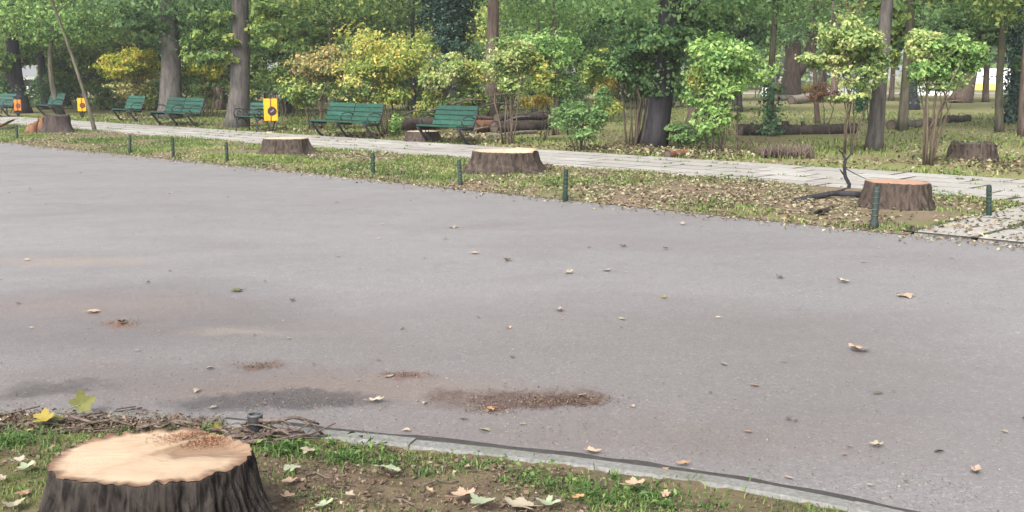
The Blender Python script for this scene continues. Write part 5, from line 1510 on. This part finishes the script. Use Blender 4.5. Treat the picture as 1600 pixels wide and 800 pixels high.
def fallen_mat(name, a, b, tr=.12):
    t = NT(name); oi = t.n.new('ShaderNodeObjectInfo')
    n1 = t.noise(t.coord(), 4, 5, .6); n2 = t.noise(t.coord(), 22, 3)
    c = t.mix(n1, a, b); c = t.mix(t.ramp(n2, [(.55, (0, 0, 0)), (.75, (.5, .5, .5))]), c, mul3(a, .6))
    t.color(c); t.rough(.7); t.bump(n2, .3, .004); return t.m
FM = {'tan': fallen_mat('leaf_tan', (.22, .145, .10), (.36, .255, .18)), 'pale': fallen_mat('leaf_pale_tan', (.175, .148, .105), (.275, .24, .178)), 'green': fallen_mat('leaf_grey_green', (.15, .175, .105), (.27, .30, .20)),
      'brown': fallen_mat('leaf_brown', (.14, .08, .045), (.27, .17, .10)), 'orange': fallen_mat('leaf_orange', (.25, .12, .05), (.38, .22, .11)), 'yellow': fallen_mat('leaf_yellow_fallen', (.13, .105, .02), (.24, .185, .028)),
      'yelgreen': fallen_mat('leaf_yellow_green_fallen', (.035, .065, .018), (.14, .12, .028)), 'grey': fallen_mat('leaf_grey', (.20, .17, .135), (.31, .27, .22)), 'dark': fallen_mat('leaf_dark', (.05, .042, .038), (.11, .09, .075)), 'fresh': fallen_mat('leaf_fresh_fallen', (.05, .13, .025), (.12, .22, .05))}
lc = {}
def fallen(label, px_, py_, wpx, col, var=0, z=.004, rot=None, tilt=(0, 0), name='fallen_leaf', group='fallen leaves lying singly', simple=False, near=False):
    base = (SIMPLE if simple else LEAF); var %= len(base)
    key = (simple, var, col)
    if key not in lc:
        me = base[var].copy(); me.materials.clear(); me.materials.append(FM[col]); lc[key] = me
    g = G(px_, py_, z)
    o = link(name, lc[key]); k = wpx * PX(g[1]) * (1.0 if simple else .82 if near else .95)
    if near: g[2] = max(z, near_ground(g[0], g[1]) + .012)
    o.location = g; o.scale = (k, k, k)
    rr_ = random.Random(int(px_ * 7 + py_))
    o.rotation_euler = (tilt[0] + rr_.uniform(-.06, .06), tilt[1] + rr_.uniform(-.06, .06), rot if rot is not None else rr_.uniform(0, 6.28))
    tag(o, label, 'leaf', group); return o
fl = fallen
fl('large grey-green curled plane leaf on the near verge', 605, 731, 64, 'green', 4, .07, 2.4, (.25, .1), near=True)
fl('tan plane leaf at the bottom edge between the verge weeds', 722, 777, 56, 'tan', 0, .05, .4, near=True)
fl('pale green plane leaf at the bottom edge, just right of the tan one', 752, 791, 62, 'green', 1, .05, 1.2, near=True)
fl('pale plane leaf at the bottom edge in the middle of the weeds', 815, 789, 70, 'pale', 3, .05, 2.9, near=True)
fl('wide pale green leaf at the bottom edge left of the orange leaf', 858, 788, 60, 'green', 2, .05, 4.0, near=True)
fl('small orange leaf among the weeds at the bottom edge', 902, 781, 38, 'orange', 3, .05, 5.2, near=True)
fl('tan leaf lying on the bright weeds near the kerb', 990, 757, 46, 'tan', 0, .07, .2, near=True)
fl('small tan leaf on the soil beside the right end of the kerb weeds', 1040, 772, 30, 'tan', 3, .05, near=True)
fl('pale green leaf left of the large stump', 40, 731, 40, 'green', 0, .05, 1.0, near=True)
fl('white-green leaf in the bottom left corner', 22, 790, 50, 'pale', 1, .05, 2.0, near=True)
fl('small pale leaf at the left edge of the picture beside the stump', 4, 749, 24, 'pale', 3, .05, near=True)
fl('faded leaf lying above the pale green leaf left of the stump', 28, 720, 34, 'grey', 0, .05, near=True)
fl('brown leaf on the soil left of the stump base', 36, 770, 34, 'brown', 4, .05, near=True)
fl('pale leaf on the moss right of the large stump', 450, 753, 36, 'tan', 3, .045, .3, near=True)
fl('grey curled leaf below the twig pile', 455, 734, 42, 'green', 4, .045, 1.3, near=True)
fl('small tan leaf further down the moss right of the stump', 452, 782, 36, 'tan', 0, .045, near=True)
fl('dark green torn leaf at the bottom right of the stump', 505, 792, 46, 'green', 5, .05, .7, near=True)
fl('pale leaf at the very bottom between stump and tan plane leaf', 545, 776, 26, 'pale', 1, .05, near=True)
fl('dry pale leaf beside the twig pile and kerb', 482, 702, 36, 'pale', 4, .05, near=True)
fl('pink-brown leaf on the soil below the kerb weeds', 672, 770, 26, 'tan', 5, .05, near=True)
fl('yellow and green plane leaf standing upright at the kerb on the left', 128, 632, 50, 'yelgreen', 1, .05, .3, (1.0, -.35))
fl('yellow plane leaf lying on the brushwood at the left', 66, 655, 44, 'yellow', 0, .07, .2, (.35, 0))
fl('dark green leaf at the right tip of the yellow leaf on the brushwood', 88, 655, 26, 'yelgreen', 3, .06, .9, (.3, 0))
fl('yellow leaf blade standing in the grass behind the stump', 336, 668, 22, 'yellow', 5, .06, .6, (1.1, .3))
fl('orange leaf on the brushwood by the left grass tuft', 46, 672, 16, 'orange', 3, .05)
fl('green leaf standing against the left side of the hollow sleeve', 384, 668, 20, 'fresh', 1, .06, 1.4, (1.2, 0))
fl('green leaf standing against the right side of the hollow sleeve', 414, 668, 22, 'fresh', 3, .06, .4, (1.2, .2))
for lab, x, y, w, c, v in [
    ('grey folded leaf on the asphalt left of the brown stain', 586, 626, 32, 'grey', 5), ('small rust leaf at the lower edge of the brown stain', 768, 638, 22, 'orange', 4),
    ('tan folded leaf on the asphalt against the kerb', 927, 706, 40, 'tan', 5), ('pinkish tan plane leaf alone on the right half of the road', 1343, 546, 40, 'tan', 0),
    ('tan leaf on the upper right of the road', 1414, 461, 34, 'tan', 4), ('curled leaf with dark underside at the lower right of the road', 1524, 735, 36, 'tan', 5),
    ('small pale leaf at the lower right of the road', 1368, 695, 27, 'pale', 0), ('grey leaf just above the tan one on the upper right', 1320, 440, 28, 'grey', 5),
    ('green and yellow leaf on the left of the road', 371, 453, 24, 'yelgreen', 4), ('pale cream leaf in the centre right of the road', 948, 422, 20, 'pale', 3),
    ('small yellow leaf right of the road centre', 1037, 464, 15, 'yellow', 3), ('brown curled leaf standing on its edge in the centre of the road', 793, 406, 24, 'brown', 5),
    ('tiny yellow leaf left of the road centre', 529, 400, 12, 'yellow', 3), ('pale stalked leaf below the road centre', 874, 484, 26, 'pale', 5),
    ('tan leaf near the far verge in the road centre', 741, 395, 18, 'tan', 3), ('pale tan leaf near the broad ribbed stump on the asphalt', 708, 354, 19, 'pale', 4),
    ('long pale leaf right of the centre, nearer the verge', 975, 384, 20, 'pale', 5), ('pinkish leaf right of the long pale leaf', 1040, 388, 16, 'tan', 5),
    ('pale leaf at the far verge right of the dark bollard', 1066, 350, 16, 'grey', 5), ('pale leaf lying lowest right of the road centre', 888, 426, 22, 'pale', 5),
    ('white scrap of leaf on the damp stain at the left', 332, 636, 14, 'pale', 3), ('tan leaf on the left of the road in the dirt', 145, 486, 24, 'tan', 4),
    ('brown flake at the left edge of the dirt streak', 190, 503, 30, 'brown', 5), ('dark leaf scrap on the left of the road', 140, 514, 8, 'dark', 3),
    ('dark stalk-like leaf on the right half of the road', 1232, 654, 18, 'dark', 5), ('dark fragment on the far right of the road', 1219, 433, 20, 'dark', 5),
    ('dark fragment high on the right of the road', 1396, 611, 8, 'dark', 3), ('dark leaf scrap in the far centre left of the road', 526, 316, 9, 'dark', 3),
    ('dark curled leaf beside the kerb on the right', 1066, 725, 28, 'brown', 5), ('rust leaf on the kerb right of the curled dark leaf', 1040, 732, 14, 'orange', 4),
    ('small brown leaf between kerb and road on the right', 1320, 709, 14, 'brown', 3), ('pale leaf low on the right of the road', 1360, 757, 14, 'pale', 3),
    ('dark leaf stalk low on the right', 1416, 752, 14, 'dark', 5), ('pale leaf scrap at the right edge of the road', 1570, 673, 14, 'pale', 4)]:
    fl(lab, x, y, w, c, v, .012)
# the many small scraps strewn on the asphalt
rs = random.Random(99)
cnt = 0
used_labels = set()
while cnt < 78:
    x, y = rs.uniform(-20, 1620), 225 + 560 * rs.random() ** 1.15
    g = G(x, y); s_, d_ = SDof(g)
    if d_ > D_ROAD - .3: continue
    dk = np.min(np.hypot(KERB_F[:, 0] - g[0], KERB_F[:, 1] - g[1])); side = g[1] - np.interp(g[0], KERB[:, 0], KERB[:, 1])
    if side < .15: continue
    col = rs.choice(['pale', 'pale', 'tan', 'grey', 'dark', 'brown', 'tan', 'dark'])
    word = {'pale': 'pale', 'tan': 'tan', 'grey': 'grey', 'dark': 'blackish', 'brown': 'brown'}[col]
    rows_ = ((640, 'beside the near kerb'), (540, 'in the near part'), (440, 'in the middle'), (330, 'in the farther part'), (0, 'close to the far verge'))
    cols_ = ((200, 'at the far left'), (400, 'at the left'), (600, 'left of centre'), (800, 'just left of centre'), (1000, 'just right of centre'), (1200, 'right of centre'), (1400, 'at the right'), (9999, 'at the far right'))
    lab_ = 'tiny %s leaf scrap %s of the asphalt, %s' % (word, [w_ for v_, w_ in rows_ if y >= v_][0], [w_ for v_, w_ in cols_ if x < v_][0])
    lab_ = lab_.replace('beside the near kerb of the asphalt', 'on the asphalt beside the near kerb').replace('close to the far verge of the asphalt', 'on the asphalt close to the far verge')
    if lab_ in used_labels: continue
    used_labels.add(lab_)
    fl(lab_, x, y, max(4, rs.uniform(.025, .07) / PX(g[1])), col, rs.randrange(4), .010, simple=True, name='leaf_scrap', group='tiny leaf scraps on the asphalt')
    cnt += 1
# scraps and grit too small to tell apart, gathered towards the near kerb
n = 5000
t = rng.uniform(.05, 1, n); P = near_point(t, np.zeros(n)); off = np.abs(rng.normal(size=n)) * 1.1 * rng.choice([1, .35], n)
P[:, 1] += .14 + off
me_t = rng.uniform(0, 1, n)
litter('road_grit', 'fine leaf crumbs and grit on the asphalt along the near kerb', P, np.full(n, .004), rng.uniform(.003, .011, n), 'litter_brown', me_t, 65, .004, .5)
n = 5000
s = rng.uniform(s_a - 6, s_b, n); d = D_ROAD - np.abs(rng.normal(size=n)) * .22
XY = on_road_frame(s, d)
litter('road_edge_crumbs', 'leaf crumbs on the asphalt along the far verge', XY, np.full(n, .004), rng.uniform(.012, .05, n), 'litter', rng.uniform(0, 1, n), 66, .006, .4)
cr = []
for px_, py_, hw_, hh_, n in ((820, 627, 110, 13, 900), (895, 628, 55, 9, 700), (765, 643, 45, 6, 350), (400, 574, 30, 5, 260), (190, 506, 36, 4, 200), (635, 588, 36, 4, 200), (450, 632, 130, 12, 300)):
    cr += [G(px_ + a_ * hw_ * .6, py_ + b_ * hh_ * .6) for a_, b_ in rng.normal(size=(n, 2))]
cr = np.array(cr)
litter('dirt_crumbs', 'brown soil crumbs and wood bits on the stained patches of the road', cr[:, :2], np.full(len(cr), .003), rng.uniform(.003, .013, len(cr)), 'litter_brown', np.clip(rng.uniform(-.2, .8, len(cr)), 0, 1), 69, .004, .6)
n = 6000
px_ = rng.uniform(-50, 1650, n); py_ = 300 + 480 * rng.uniform(size=n)
Q = np.array([G(a_, b_) for a_, b_ in zip(px_, py_)])
side = Q[:, 1] - np.interp(Q[:, 0], KERB[:, 0], KERB[:, 1]); dd = Q[:, :2] @ N
ok = (side > .1) & (dd < D_ROAD - .1)
Q = Q[ok]
litter('road_grit_fine', 'grit and tiny crumbs strewn over the asphalt', Q[:, :2], np.full(len(Q), .004), rng.uniform(.002, .009, len(Q)) * (.5 + Q[:, 1] * .1), 'litter', rng.uniform(0, 1, len(Q)), 67, .004, .4)

# ================================================================== HAZE
mb = MB(); mb.box((0, 1170 / 2 - 20, 10), (700, 1170, 30)); hz = mb.build('haze', None)
hm = bpy.data.materials.new('haze_air'); hm.use_nodes = True
hn = hm.node_tree.nodes; hn.clear()
ho = hn.new('ShaderNodeOutputMaterial'); hv = hn.new('ShaderNodeVolumePrincipled')
hv.inputs['Color'].default_value = (.93, .96, 1.0, 1); hv.inputs['Density'].default_value = HAZE
hv.inputs['Anisotropy'].default_value = 0.2
hm.node_tree.links.new(hv.outputs[0], ho.inputs['Volume']); hz.data.materials.append(hm)
tag(hz, 'thin milky haze in the air over the whole park', 'haze', kind='stuff')
